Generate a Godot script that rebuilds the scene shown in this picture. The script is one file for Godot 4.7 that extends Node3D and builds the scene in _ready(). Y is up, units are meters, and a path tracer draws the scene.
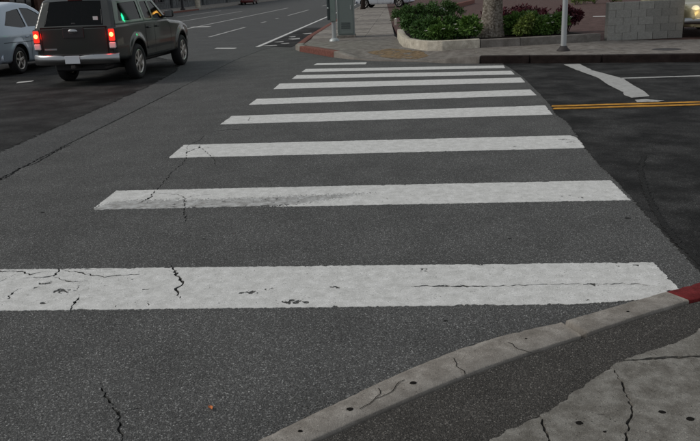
extends Node3D
# A zebra crossing over a side street at dusk, seen from the near corner. Units are metres; the main street runs along -z, the side street along +x.

var M := {}
var rng := RandomNumberGenerator.new()
var taken := {}

# ------------------------------------------------------------------ naming
func numbered(called: String) -> String:
	var n: int = taken.get(called, 0)
	taken[called] = n + 1
	return called if n == 0 else "%s_%03d" % [called, n]

func thing(called: String, label: String, category: String, at := Vector3.ZERO, turn := 0.0, group := "") -> Node3D:
	var o := Node3D.new()
	o.name = numbered(called)
	add_child(o)
	o.position = at
	o.rotation.y = turn
	o.set_meta("label", label)
	o.set_meta("category", category)
	if group != "":
		o.set_meta("group", group)
	return o

func setting(called: String) -> Node3D:
	var o := Node3D.new()
	o.name = numbered(called)
	add_child(o)
	o.set_meta("kind", "structure")
	return o

func part(called: String, mesh: Mesh, mat: Material, parent: Node, at := Vector3.ZERO) -> MeshInstance3D:
	var o := MeshInstance3D.new()
	o.name = called
	o.mesh = mesh
	o.material_override = mat
	o.position = at
	parent.add_child(o, true)
	return o

func holder(called: String, parent: Node, at := Vector3.ZERO) -> Node3D:
	var o := Node3D.new()
	o.name = called
	o.position = at
	parent.add_child(o, true)
	return o

# ------------------------------------------------------------------ mesh helpers
func begin(smooth := false) -> SurfaceTool:
	var st := SurfaceTool.new()
	st.begin(Mesh.PRIMITIVE_TRIANGLES)
	st.set_smooth_group(0 if smooth else -1)
	return st

func done(st: SurfaceTool) -> ArrayMesh:
	st.generate_normals()
	return st.commit()

func tri(st: SurfaceTool, a: Vector3, b: Vector3, c: Vector3) -> void:
	st.add_vertex(a); st.add_vertex(b); st.add_vertex(c)

# a triangle whose front looks along n
func tri_n(st: SurfaceTool, a: Vector3, b: Vector3, c: Vector3, n: Vector3) -> void:
	if (c - a).cross(b - a).dot(n) < 0.0:
		tri(st, a, c, b)
	else:
		tri(st, a, b, c)

func quad_n(st: SurfaceTool, a: Vector3, b: Vector3, c: Vector3, d: Vector3, n: Vector3) -> void:
	tri_n(st, a, b, c, n)
	tri_n(st, a, c, d, n)

# a box with chamfered edges
func add_box(st: SurfaceTool, c: Vector3, size: Vector3, bevel := 0.01, t := Transform3D()) -> void:
	var h := size * 0.5
	var b: float = minf(bevel, minf(h.x, minf(h.y, h.z)) * 0.6)
	var p := {}
	for sx in [-1, 1]:
		for sy in [-1, 1]:
			for sz in [-1, 1]:
				p[[0, sx, sy, sz]] = t * (c + Vector3(sx * h.x, sy * (h.y - b), sz * (h.z - b)))
				p[[1, sx, sy, sz]] = t * (c + Vector3(sx * (h.x - b), sy * h.y, sz * (h.z - b)))
				p[[2, sx, sy, sz]] = t * (c + Vector3(sx * (h.x - b), sy * (h.y - b), sz * h.z))
	var o := t * c
	for s in [-1, 1]:
		quad_o(st, p[[0, s, -1, -1]], p[[0, s, 1, -1]], p[[0, s, 1, 1]], p[[0, s, -1, 1]], o)
		quad_o(st, p[[1, -1, s, -1]], p[[1, 1, s, -1]], p[[1, 1, s, 1]], p[[1, -1, s, 1]], o)
		quad_o(st, p[[2, -1, -1, s]], p[[2, 1, -1, s]], p[[2, 1, 1, s]], p[[2, -1, 1, s]], o)
		for q in [-1, 1]:
			quad_o(st, p[[0, s, q, -1]], p[[0, s, q, 1]], p[[1, s, q, 1]], p[[1, s, q, -1]], o)
			quad_o(st, p[[0, s, -1, q]], p[[0, s, 1, q]], p[[2, s, 1, q]], p[[2, s, -1, q]], o)
			quad_o(st, p[[1, -1, s, q]], p[[1, 1, s, q]], p[[2, 1, s, q]], p[[2, -1, s, q]], o)
			for w in [-1, 1]:
				tri_o(st, p[[0, s, q, w]], p[[1, s, q, w]], p[[2, s, q, w]], o)

func tri_o(st: SurfaceTool, a: Vector3, b: Vector3, c: Vector3, o: Vector3) -> void:
	tri_n(st, a, b, c, (a + b + c) / 3.0 - o)

func quad_o(st: SurfaceTool, a: Vector3, b: Vector3, c: Vector3, d: Vector3, o: Vector3) -> void:
	tri_o(st, a, b, c, o)
	tri_o(st, a, c, d, o)

func box(c: Vector3, size: Vector3, bevel := 0.01, t := Transform3D()) -> ArrayMesh:
	var st := begin()
	add_box(st, c, size, bevel, t)
	return done(st)

# a shape turned round its y axis; profile of (radius, height)
func add_lathe(st: SurfaceTool, prof: Array, segs: int, t := Transform3D()) -> void:
	for k in segs:
		var a0 := TAU * k / segs
		var a1 := TAU * (k + 1) / segs
		for i in prof.size() - 1:
			var p: Vector2 = prof[i]
			var q: Vector2 = prof[i + 1]
			var v00 := t * Vector3(p.x * cos(a0), p.y, p.x * sin(a0))
			var v01 := t * Vector3(p.x * cos(a1), p.y, p.x * sin(a1))
			var v10 := t * Vector3(q.x * cos(a0), q.y, q.x * sin(a0))
			var v11 := t * Vector3(q.x * cos(a1), q.y, q.x * sin(a1))
			var am := (a0 + a1) * 0.5
			var n := t.basis * Vector3((q.y - p.y) * cos(am), p.x - q.x, (q.y - p.y) * sin(am))
			if p.x > 0.0001:
				tri_n(st, v00, v01, v11, n)
			if q.x > 0.0001:
				tri_n(st, v00, v11, v10, n)

func lathe(prof: Array, segs := 20, t := Transform3D(), smooth := true) -> ArrayMesh:
	var st := begin(smooth)
	add_lathe(st, prof, segs, t)
	return done(st)

# a tube along points with a radius at each; lumps makes it uneven
func add_tube(st: SurfaceTool, pts: Array, radii: Array, segs := 10, lumps := 0.0) -> void:
	var rings := []
	for i in pts.size():
		var d: Vector3 = (pts[mini(i + 1, pts.size() - 1)] - pts[maxi(i - 1, 0)]).normalized()
		var u := d.cross(Vector3.RIGHT if absf(d.x) < 0.8 else Vector3.FORWARD).normalized()
		var v := d.cross(u)
		var ring := []
		for k in segs:
			var a := TAU * k / segs
			var r: float = radii[i] * (1.0 + lumps * sin(a * 3.0 + i * 0.7) * 0.5 + lumps * rng.randf_range(-0.5, 0.5))
			ring.append(pts[i] + (u * cos(a) + v * sin(a)) * r)
		rings.append(ring)
	for i in pts.size() - 1:
		for k in segs:
			var k2 := (k + 1) % segs
			var c: Vector3 = (pts[i] + pts[i + 1]) * 0.5
			quad_o(st, rings[i][k], rings[i][k2], rings[i + 1][k2], rings[i + 1][k], c)
	for k in segs:
		var last := pts.size() - 1
		tri_n(st, pts[last], rings[last][k], rings[last][(k + 1) % segs], pts[last] - pts[last - 1])

func tube(pts: Array, radii: Array, segs := 10, lumps := 0.0) -> ArrayMesh:
	var st := begin(true)
	add_tube(st, pts, radii, segs, lumps)
	return done(st)

# a flat polygon with thickness; pts are (x, z)
func slab_mesh(pts: PackedVector2Array, top: float, thick: float, bevel := 0.0) -> ArrayMesh:
	var st := begin()
	var poly := pts
	if Geometry2D.is_polygon_clockwise(poly):
		poly = pts.duplicate()
		poly.reverse()
	var inner := poly
	if bevel > 0.0:
		var off := Geometry2D.offset_polygon(poly, -bevel)
		if off.size() == 1 and off[0].size() == poly.size():
			inner = off[0]
			var best := 0
			for k in inner.size():
				if inner[k].distance_to(poly[0]) < inner[best].distance_to(poly[0]):
					best = k
			inner = inner.slice(best) + inner.slice(0, best)
			if Geometry2D.is_polygon_clockwise(inner) != Geometry2D.is_polygon_clockwise(poly):
				inner = poly
	var ids := Geometry2D.triangulate_polygon(inner)
	for i in range(0, ids.size(), 3):
		tri_n(st, v3(inner[ids[i]], top), v3(inner[ids[i + 1]], top), v3(inner[ids[i + 2]], top), Vector3.UP)
	var low := top - (bevel if inner != poly else 0.0)
	var mid := Vector2.ZERO
	for p in poly:
		mid += p / poly.size()
	for i in poly.size():
		var j := (i + 1) % poly.size()
		var out := v3((poly[i] + poly[j]) * 0.5 - mid, 0.0)
		if inner != poly:
			quad_n(st, v3(inner[i], top), v3(inner[j], top), v3(poly[j], low), v3(poly[i], low), Vector3.UP)
		quad_n(st, v3(poly[i], low), v3(poly[j], low), v3(poly[j], top - thick), v3(poly[i], top - thick), out)
	return done(st)

func v3(p: Vector2, y: float) -> Vector3:
	return Vector3(p.x, y, p.y)

# signed distance to a polygon, positive inside
func inside_by(p: Vector2, poly: PackedVector2Array) -> float:
	var best := 1e9
	var inn := false
	var n := poly.size()
	var j := n - 1
	for i in n:
		var a := poly[j]
		var b := poly[i]
		var ab := b - a
		var t := clampf((p - a).dot(ab) / maxf(ab.length_squared(), 1e-9), 0.0, 1.0)
		best = minf(best, (p - a - ab * t).length_squared())
		if (b.y > p.y) != (a.y > p.y) and p.x < (a.x - b.x) * (p.y - b.y) / (a.y - b.y) + b.x:
			inn = not inn
		j = i
	return sqrt(best) * (1.0 if inn else -1.0)

# the part of a grid where F > 0, cut exactly along F = 0; place(x, z) gives the point in space
func add_sheet(st: SurfaceTool, x0: float, z0: float, nx: int, nz: int, c: float, F: PackedFloat32Array, place: Callable, merge: bool, n: Vector3, skirt := 0.0) -> void:
	var w := nx + 1
	for j in nz:
		var run := -1
		for i in nx + 1:
			var f00 := -1.0
			var f10 := -1.0
			var f11 := -1.0
			var f01 := -1.0
			if i < nx:
				f00 = F[j * w + i]; f10 = F[j * w + i + 1]; f11 = F[(j + 1) * w + i + 1]; f01 = F[(j + 1) * w + i]
				if f00 > 0.0 and f10 > 0.0 and f11 > 0.0 and f01 > 0.0 and merge:
					if run < 0:
						run = i
					continue
			if run >= 0:
				var a: Vector3 = place.call(x0 + run * c, z0 + j * c)
				var b: Vector3 = place.call(x0 + i * c, z0 + j * c)
				var d: Vector3 = place.call(x0 + i * c, z0 + (j + 1) * c)
				var e: Vector3 = place.call(x0 + run * c, z0 + (j + 1) * c)
				quad_n(st, a, b, d, e, n)
				run = -1
			if i == nx or (f00 <= 0.0 and f10 <= 0.0 and f11 <= 0.0 and f01 <= 0.0):
				continue
			var fs := [f00, f10, f11, f01]
			var ps := [Vector2(i, j), Vector2(i + 1, j), Vector2(i + 1, j + 1), Vector2(i, j + 1)]
			var poly := []
			var rim := []
			for k in 4:
				var fa: float = fs[k]
				var fb: float = fs[(k + 1) % 4]
				if fa > 0.0:
					poly.append(ps[k])
				if (fa > 0.0) != (fb > 0.0):
					poly.append(ps[k].lerp(ps[(k + 1) % 4], clampf(fa / (fa - fb), 0.02, 0.98)))
					rim.append([poly[-1], fa > 0.0])
			if skirt > 0.0 and rim.size() >= 2:
				var off := 0 if rim[0][1] else 1
				for k in range(0, rim.size(), 2):
					var ra: Vector2 = rim[(k + off) % rim.size()][0]
					var rb: Vector2 = rim[(k + off + 1) % rim.size()][0]
					var va: Vector3 = place.call(x0 + ra.x * c, z0 + ra.y * c)
					var vb: Vector3 = place.call(x0 + rb.x * c, z0 + rb.y * c)
					var dn := Vector3(0, -skirt, 0)
					tri(st, va, vb, vb + dn)
					tri(st, va, vb + dn, va + dn)
			var pts := []
			for q in poly:
				pts.append(place.call(x0 + q.x * c, z0 + q.y * c))
			for k in range(1, pts.size() - 1):
				tri_n(st, pts[0], pts[k], pts[k + 1], n)

# takes a crack of the given width out of a field; the line is first roughened
func cut(F: PackedFloat32Array, x0: float, z0: float, nx: int, nz: int, c: float, line: Array, width: float, rough := 0.012) -> void:
	var pts := rough_line(line, rough)
	var w := nx + 1
	for s in pts.size() - 1:
		var a: Vector2 = pts[s]
		var b: Vector2 = pts[s + 1]
		var ab := b - a
		var l2 := maxf(ab.length_squared(), 1e-9)
		var wd := width * (0.6 + 0.85 * absf(sin(s * 1.7 + a.x * 9.0) * sin(s * 0.53 + 1.0))) * clampf(minf(s + 1.0, pts.size() - 1.0 - s) / 5.0, 0.35, 1.0)
		var m := wd + 2.0 * c
		var i0 := clampi(int((minf(a.x, b.x) - m - x0) / c), 0, nx)
		var i1 := clampi(int((maxf(a.x, b.x) + m - x0) / c) + 1, 0, nx)
		var j0 := clampi(int((minf(a.y, b.y) - m - z0) / c), 0, nz)
		var j1 := clampi(int((maxf(a.y, b.y) + m - z0) / c) + 1, 0, nz)
		for j in range(j0, j1 + 1):
			for i in range(i0, i1 + 1):
				var p := Vector2(x0 + i * c, z0 + j * c)
				var t := clampf((p - a).dot(ab) / l2, 0.0, 1.0)
				var d := (p - a - ab * t).length() - wd * 0.5
				if d < F[j * w + i]:
					F[j * w + i] = d

# the same roughened line each time it is asked for, so that paint and asphalt crack together
func rough_line(line: Array, rough: float) -> Array:
	var r := RandomNumberGenerator.new()
	r.seed = hash(line[0]) + line.size()
	var pts := [line[0]]
	for k in line.size() - 1:
		var a: Vector2 = line[k]
		var b: Vector2 = line[k + 1]
		var n := maxi(1, int(a.distance_to(b) / 0.022))
		var side := (b - a).orthogonal().normalized()
		for q in range(1, n + 1):
			var p := a.lerp(b, float(q) / n)
			pts.append(p + side * r.randf_range(-rough, rough) * (1.0 if q < n else 0.3))
	return pts

func noise_of(freq: float, sd: int, oct := 3) -> FastNoiseLite:
	var n := FastNoiseLite.new()
	n.noise_type = FastNoiseLite.TYPE_SIMPLEX_SMOOTH
	n.frequency = freq
	n.seed = sd
	n.fractal_octaves = oct
	return n

# thin paint inside a polygon, with ragged edges, bald spots and cracks; wear is 0 (fresh) to 1
func paint_mesh(poly: PackedVector2Array, y: float, c: float, ragged: float, wear: float, cracks: Array, chips: Array, sd: int, scuff := PackedVector2Array()) -> ArrayMesh:
	var lo := poly[0]
	var hi := poly[0]
	for p in poly:
		lo = lo.min(p)
		hi = hi.max(p)
	lo -= Vector2.ONE * c * 2.0
	hi += Vector2.ONE * c * 2.0
	var nx := int((hi.x - lo.x) / c) + 1
	var nz := int((hi.y - lo.y) / c) + 1
	var F := PackedFloat32Array()
	F.resize((nx + 1) * (nz + 1))
	var en := noise_of(24.0, sd, 4)
	var nib := noise_of(5.0, sd + 4, 2)
	var hn := noise_of(16.0, sd + 1, 5)
	var big := noise_of(1.1, sd + 2, 2)
	var grit := noise_of(38.0, sd + 3, 3)
	for j in nz + 1:
		for i in nx + 1:
			var p := Vector2(lo.x + i * c, lo.y + j * c)
			var d := inside_by(p, poly)
			if d > -c * 2.0:
				d -= ragged * (0.5 + en.get_noise_2d(p.x, p.y) + 3.5 * maxf(0.0, nib.get_noise_2d(p.x, p.y) - 0.28) * (1.0 + 2.0 * en.get_noise_2d(p.y, p.x)))
				var bald := 0.75 - wear - 0.18 * big.get_noise_2d(p.x, p.y) + hn.get_noise_2d(p.x * 0.8, p.y)
				if scuff.size() > 0:
					var s := inside_by(p, scuff)
					if s > -0.1:
						bald = minf(bald, -s * 3.0 + 0.04 + grit.get_noise_2d(p.x, p.y) * 0.35)
				d = minf(d, bald * 0.05)
			F[j * (nx + 1) + i] = d
	for k in cracks:
		cut(F, lo.x, lo.y, nx, nz, c, k[0], k[1])
	for k in chips:
		var r2: float = k[1] * 0.62
		var m := int(r2 * 3.0 / c) + 1
		var ci := int((k[0].x - lo.x) / c)
		var cj := int((k[0].y - lo.y) / c)
		for dj in range(-m, m + 1):
			for di in range(-m, m + 1):
				var i := ci + di
				var j := cj + dj
				if i >= 0 and j >= 0 and i <= nx and j <= nz:
					var p := Vector2(lo.x + i * c, lo.y + j * c)
					var q: Vector2 = (p - k[0]) * Vector2(0.75, 1.25)
					F[j * (nx + 1) + i] = minf(F[j * (nx + 1) + i], q.length() - r2 * (0.75 + 1.9 * hn.get_noise_2d(p.x * 1.6, p.y * 1.6)))
	var st := begin()
	add_sheet(st, lo.x, lo.y, nx, nz, c, F, func(x, z): return Vector3(x, y, z), true, Vector3.UP, 0.0035)
	return done(st)

# a flat quad strip that follows a line
func strip_mesh(line: Array, width: float, y: float) -> ArrayMesh:
	var st := begin()
	for k in line.size() - 1:
		var a: Vector2 = line[k]
		var b: Vector2 = line[k + 1]
		var s := (b - a).orthogonal().normalized() * width * 0.5
		var s0: Vector2 = s if k == 0 else ((b - line[k - 1]).orthogonal().normalized() * width * 0.5)
		var s1: Vector2 = s if k == line.size() - 2 else ((line[k + 2] - a).orthogonal().normalized() * width * 0.5)
		quad_n(st, v3(a - s0, y), v3(a + s0, y), v3(b + s1, y), v3(b - s1, y), Vector3.UP)
	return done(st)

# ------------------------------------------------------------------ textures and materials
func lin(r: float, g: float, b: float) -> Color:
	return Color(r, g, b).linear_to_srgb()

# stones in a binder: [colour texture, height texture]
func stone_texture(size: int, stones: int, r0: float, r1: float, dark: float, bright: float, sd: int, tint: Color) -> Array:
	var r := RandomNumberGenerator.new()
	r.seed = sd
	var wide := 1.0 if dark < 0.2 else 0.4
	var L := PackedFloat32Array()
	var H := PackedFloat32Array()
	L.resize(size * size)
	H.resize(size * size)
	var cloud := noise_of(0.02, sd, 4).get_seamless_image(size, size)
	var cb := cloud.get_data()
	for k in size * size:
		L[k] = dark * (1.0 + wide * r.randf_range(-0.5, 0.4))
		H[k] = 0.25 * r.randf()
	for k in stones:
		var cx := r.randi() % size
		var cy := r.randi() % size
		var rad := r.randf_range(r0, r1)
		var q := r.randf()
		var v := dark * (1.0 + wide * r.randf_range(-0.55, 0.9)) + (bright - dark) * pow(q, 7.0)
		var h := r.randf_range(0.45, 1.0)
		var n := int(ceil(rad))
		var ax := r.randf_range(0.7, 1.3)
		for dy in range(-n, n + 1):
			for dx in range(-n, n + 1):
				var e := (dx * dx * ax + dy * dy / ax) / (rad * rad)
				if e < 1.0:
					var at := posmod(cy + dy, size) * size + posmod(cx + dx, size)
					L[at] = v
					H[at] = h * (1.0 - 0.5 * e)
	for k in (size * size / 420 if dark > 0.2 else 0):   # pits and specks of dirt in concrete and paint
		var cx := r.randi() % size
		var cy := r.randi() % size
		var rad := r.randf_range(0.6, 2.4)
		var v := dark * r.randf_range(0.3, 0.75)
		for dy in range(-2, 3):
			for dx in range(-2, 3):
				if dx * dx + dy * dy < rad * rad:
					var at := posmod(cy + dy, size) * size + posmod(cx + dx, size)
					L[at] = v
					H[at] = 0.0
	var A := PackedByteArray()
	var B := PackedByteArray()
	A.resize(size * size * 3)
	B.resize(size * size)
	for k in size * size:
		var v := L[k] * (0.93 + 0.14 * cb[k] / 255.0)
		A[k * 3] = clampi(int(255.0 * pow(v * tint.r, 0.4545)), 0, 255)
		A[k * 3 + 1] = clampi(int(255.0 * pow(v * tint.g, 0.4545)), 0, 255)
		A[k * 3 + 2] = clampi(int(255.0 * pow(v * tint.b, 0.4545)), 0, 255)
		B[k] = int(H[k] * 255.0)
	return [ImageTexture.create_from_image(Image.create_from_data(size, size, false, Image.FORMAT_RGB8, A)), ImageTexture.create_from_image(Image.create_from_data(size, size, false, Image.FORMAT_L8, B))]

# soft patches between two greys, for uneven dirt: multiplies the fine texture
func patch_texture(size: int, freq: float, sd: int, low: Color, high: Color, oct := 5, gain := 0.55) -> ImageTexture:
	var n := noise_of(freq, sd, oct)
	n.fractal_gain = gain
	var im := n.get_seamless_image(size, size)
	var b := im.get_data()
	var A := PackedByteArray()
	A.resize(size * size * 3)
	for k in size * size:
		var t := clampf((b[k] / 255.0 - 0.2) / 0.6, 0.0, 1.0)
		A[k * 3] = int(255.0 * lerpf(low.r, high.r, t))
		A[k * 3 + 1] = int(255.0 * lerpf(low.g, high.g, t))
		A[k * 3 + 2] = int(255.0 * lerpf(low.b, high.b, t))
	return ImageTexture.create_from_image(Image.create_from_data(size, size, false, Image.FORMAT_RGB8, A))

func plain(called: String, c: Color, rough := 0.8, metal := 0.0) -> StandardMaterial3D:
	var m := StandardMaterial3D.new()
	m.resource_name = called
	m.albedo_color = c
	m.roughness = rough
	m.metallic = metal
	m.cull_mode = BaseMaterial3D.CULL_DISABLED
	m.metallic_specular = 0.4
	M[called] = m
	return m

func textured(called: String, c: Color, tex: Array, per_metre: float, relief: float, patches: Texture2D, patch_per_metre: float, rough := 0.9) -> StandardMaterial3D:
	var m := plain(called, c, rough)
	m.albedo_texture = tex[0]
	m.metallic_specular = 0.25
	m.uv1_triplanar = true
	m.uv1_world_triplanar = true
	m.uv1_scale = Vector3.ONE * per_metre
	if relief > 0.0:
		m.heightmap_enabled = true
		m.heightmap_texture = tex[1]
		m.heightmap_scale = relief
	if patches:
		m.detail_enabled = true
		m.detail_albedo = patches
		m.detail_blend_mode = BaseMaterial3D.BLEND_MODE_MUL
		m.detail_uv_layer = BaseMaterial3D.DETAIL_UV_2
		m.uv2_triplanar = true
		m.uv2_world_triplanar = true
		m.uv2_scale = Vector3.ONE * patch_per_metre
	return m

func materials() -> void:
	var gravel := stone_texture(1024, 80000, 0.8, 2.7, 0.084, 0.36, 3, Color(0.99, 0.99, 0.965))
	var fine := stone_texture(1024, 60000, 0.9, 2.2, 0.5, 0.8, 5, Color(1.0, 0.98, 0.945))
	var paintt := stone_texture(512, 9000, 0.8, 2.0, 0.68, 0.8, 7, Color(1.0, 0.995, 0.97))
	var stains := patch_texture(512, 0.012, 21, Color(0.92, 0.92, 0.92), Color(1, 1, 1))
	var blotch := patch_texture(512, 0.016, 22, Color(0.66, 0.66, 0.67), Color(1, 1, 1), 6, 0.65)
	var grime := patch_texture(512, 0.02, 23, Color(0.78, 0.77, 0.76), Color(1, 1, 1), 6, 0.65)
	var streaks := patch_texture(512, 0.013, 25, Color(0.5, 0.5, 0.5), Color(1, 1, 1), 6, 0.62)
	var film := patch_texture(512, 0.03, 24, Color(0.9, 0.9, 0.895), Color(1, 1, 1), 6, 0.75)
	textured("asphalt", lin(0.97, 0.97, 0.97), gravel, 0.62, 0.45, stains, 0.21)
	textured("asphalt_main", lin(0.8, 0.81, 0.82), gravel, 0.55, 0.35, stains, 0.13, 0.8)
	textured("asphalt_side", lin(0.41, 0.405, 0.405), gravel, 0.58, 0.4, streaks, 0.17, 0.85)
	textured("asphalt_new", lin(0.4, 0.4, 0.4), gravel, 0.55, 0.3, streaks, 0.12, 0.8)
	textured("asphalt_patch", lin(0.68, 0.64, 0.6), gravel, 0.75, 0.55, stains, 0.6)
	textured("tar", lin(0.2, 0.2, 0.2), gravel, 0.9, 0.2, null, 1.0, 0.95)
	textured("earth", lin(0.4, 0.38, 0.36), gravel, 0.7, 0.5, null, 1.0)
	textured("paint_white", lin(0.9, 0.9, 0.9), paintt, 1.3, 0.1, film, 0.45, 0.75)
	textured("paint_old", lin(0.6, 0.6, 0.6), paintt, 1.3, 0.1, film, 0.3, 0.8)
	textured("paint_worn", lin(0.66, 0.67, 0.68), paintt, 1.3, 0.2, grime, 0.9, 0.85)
	textured("paint_yellow", lin(0.85, 0.42, 0.06), paintt, 1.3, 0.1, grime, 0.3, 0.75)
	textured("paint_ochre", lin(0.36, 0.26, 0.16), paintt, 1.3, 0.1, grime, 0.5, 0.85)
	textured("concrete", lin(0.58, 0.55, 0.515), fine, 0.9, 0.14, grime, 0.55)
	textured("concrete_walk", lin(0.42, 0.41, 0.385), fine, 0.85, 0.14, grime, 0.75)
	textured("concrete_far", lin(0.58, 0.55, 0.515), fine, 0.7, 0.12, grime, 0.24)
	textured("concrete_side", lin(0.44, 0.415, 0.395), fine, 0.7, 0.12, grime, 0.3)
	textured("kerb_red", lin(0.32, 0.045, 0.05), fine, 0.9, 0.1, grime, 0.7)
	textured("kerb_red_faded", lin(0.42, 0.19, 0.16), fine, 0.9, 0.1, grime, 0.9)
	textured("kerb_black", lin(0.05, 0.036, 0.034), fine, 0.9, 0.1, blotch, 0.5)
	textured("planter_wall", lin(0.9, 0.84, 0.73), paintt, 0.8, 0.12, grime, 0.4)
	textured("block_a", lin(0.74, 0.74, 0.71), fine, 1.0, 0.3, film, 0.5)
	textured("block_b", lin(0.6, 0.6, 0.575), fine, 1.1, 0.3, film, 0.7)
	textured("block_c", lin(0.54, 0.54, 0.52), fine, 1.2, 0.3, film, 0.9)
	textured("mortar", lin(0.45, 0.45, 0.43), fine, 1.2, 0.2, null, 1.0)
	textured("lot", lin(0.22, 0.14, 0.13), fine, 0.6, 0.2, grime, 0.2)
	textured("mulch", lin(0.16, 0.08, 0.05), gravel, 0.8, 2.0, blotch, 0.9)
	textured("bark", lin(0.85, 0.8, 0.74), fine, 1.3, 0.6, patch_texture(256, 0.05, 31, Color(0.45, 0.42, 0.38), Color(1, 1, 1), 4, 0.6), 0.9)
	textured("bark_dark", lin(0.06, 0.045, 0.04), fine, 1.3, 0.6, null, 1.0)
	textured("stucco_brown", lin(0.2, 0.12, 0.1), fine, 0.5, 0.2, grime, 0.15)
	textured("stucco_grey", lin(0.28, 0.3, 0.32), fine, 0.5, 0.2, grime, 0.15)
	textured("stucco_red", lin(0.22, 0.07, 0.06), fine, 0.5, 0.2, grime, 0.15)
	plain("gum", lin(0.014, 0.013, 0.012), 1.0).metallic_specular = 0.1
	plain("galvanised", lin(0.42, 0.44, 0.45), 0.5, 0.4)
	plain("cabinet_green", lin(0.2, 0.235, 0.225), 0.5)
	plain("cabinet_dark", lin(0.045, 0.055, 0.06), 0.55)
	plain("iron", lin(0.045, 0.04, 0.04), 0.7, 0.3)
	plain("rubber", lin(0.018, 0.018, 0.019), 0.75)
	plain("black_plastic", lin(0.022, 0.022, 0.024), 0.5)
	plain("seam", lin(0.006, 0.006, 0.006), 0.9)
	plain("chrome", lin(0.36, 0.37, 0.38), 0.28, 1.0)
	plain("alloy", lin(0.5, 0.48, 0.45), 0.32, 0.9)
	plain("plate", lin(0.62, 0.64, 0.68), 0.5)
	plain("sticker", lin(0.6, 0.64, 0.64), 0.5)
	plain("interior", lin(0.03, 0.03, 0.032), 0.8)
	plain("frame_dark", lin(0.03, 0.03, 0.033), 0.5)
	plain("leaf_litter", lin(0.5, 0.16, 0.05), 0.7)
	plain("petal", lin(0.8, 0.8, 0.72), 0.7)
	for p in [["paint_charcoal", lin(0.024, 0.027, 0.025)], ["paint_silver", lin(0.44, 0.51, 0.59)], ["paint_cream", lin(0.62, 0.55, 0.34)], ["paint_maroon", lin(0.14, 0.02, 0.02)], ["paint_pale", lin(0.62, 0.66, 0.72)]]:
		var m := plain(p[0], p[1], 0.38, 0.35)
		m.clearcoat_enabled = true
		m.clearcoat = 0.8
		m.clearcoat_roughness = 0.06
	for p in [["glass_tint", Color(0.02, 0.025, 0.028, 0.93)], ["glass_car", Color(0.04, 0.055, 0.065, 0.8)], ["glass_shop", Color(0.05, 0.06, 0.07, 0.5)], ["lens_clear", Color(0.75, 0.75, 0.75, 0.6)]]:
		var m := plain(p[0], p[1], 0.04)
		m.transparency = BaseMaterial3D.TRANSPARENCY_ALPHA
		m.metallic_specular = 0.3 if p[0] == "glass_tint" else 0.5
	for p in [["lamp_red", lin(0.35, 0.015, 0.012), lin(1.0, 0.05, 0.025), 0.55], ["lamp_bulb", lin(0.5, 0.2, 0.05), lin(1.0, 0.4, 0.12), 3.0], ["lamp_green", lin(0.02, 0.3, 0.15), lin(0.05, 1.0, 0.5), 9.0], ["lamp_amber", lin(0.6, 0.3, 0.05), lin(1.0, 0.5, 0.09), 7.0], ["lamp_head", lin(0.8, 0.75, 0.6), lin(1.0, 0.85, 0.5), 0.5]]:
		var m := plain(p[0], p[1], 0.25)
		m.emission_enabled = true
		m.emission = p[2]
		m.emission_energy_multiplier = p[3]
	plain("lamp_off", lin(0.06, 0.008, 0.008), 0.25)
	for p in [["leaf_dark", lin(0.055, 0.12, 0.028)], ["leaf_mid", lin(0.095, 0.185, 0.035)], ["leaf_light", lin(0.15, 0.21, 0.045)], ["leaf_maroon", lin(0.1, 0.022, 0.034)], ["leaf_tree", lin(0.05, 0.08, 0.03)]]:
		var m := plain(p[0], p[1], 0.55)
		m.backlight_enabled = true
		m.backlight = Color(0.25, 0.3, 0.1)
		m.vertex_color_use_as_albedo = true

# ------------------------------------------------------------------ camera and light
func view() -> void:
	var cam := Camera3D.new()
	cam.name = "camera"
	cam.fov = 31.588
	cam.near = 0.05
	cam.far = 900.0
	cam.transform = Transform3D(Basis(Vector3(0.99720568, -0.03705022, -0.06487), Vector3(0.01673062, 0.95705362, -0.28942781), Vector3(0.07280744, 0.28753374, 0.95499917)), Vector3(0, 1.75, 0))
	add_child(cam)
	cam.current = true
	var env := Environment.new()
	var sky := Sky.new()
	var sm := ProceduralSkyMaterial.new()
	sm.sky_top_color = Color(0.612, 0.636, 0.664)
	sm.sky_horizon_color = Color(0.715, 0.72, 0.725)
	sm.sky_curve = 0.2
	sm.ground_bottom_color = Color(0.2, 0.2, 0.2)
	sm.ground_horizon_color = Color(0.35, 0.35, 0.35)
	sm.sun_angle_max = 0.0
	sky.sky_material = sm
	env.background_mode = Environment.BG_SKY
	env.sky = sky
	env.tonemap_mode = Environment.TONE_MAPPER_LINEAR
	env.tonemap_exposure = 1.1
	env.sdfgi_enabled = true
	env.ssao_enabled = true
	env.ssil_enabled = true
	var we := WorldEnvironment.new()
	we.name = "environment"
	we.environment = env
	add_child(we)
	var sun := DirectionalLight3D.new()
	sun.name = "sun"
	sun.light_energy = 0.5
	sun.light_angular_distance = 22.0
	sun.light_color = Color(1.0, 0.98, 0.95)
	sun.shadow_enabled = true
	add_child(sun)
	sun.look_at_from_position(Vector3.ZERO, Vector3(1.0, -0.8, -0.1))

# ------------------------------------------------------------------ roads
func p2(a: Array) -> PackedVector2Array:
	var r := PackedVector2Array()
	for k in range(0, a.size(), 2):
		r.append(Vector2(a[k], a[k + 1]))
	return r

func line(a: Array) -> Array:
	return Array(p2(a))

var cracks := []

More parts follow.
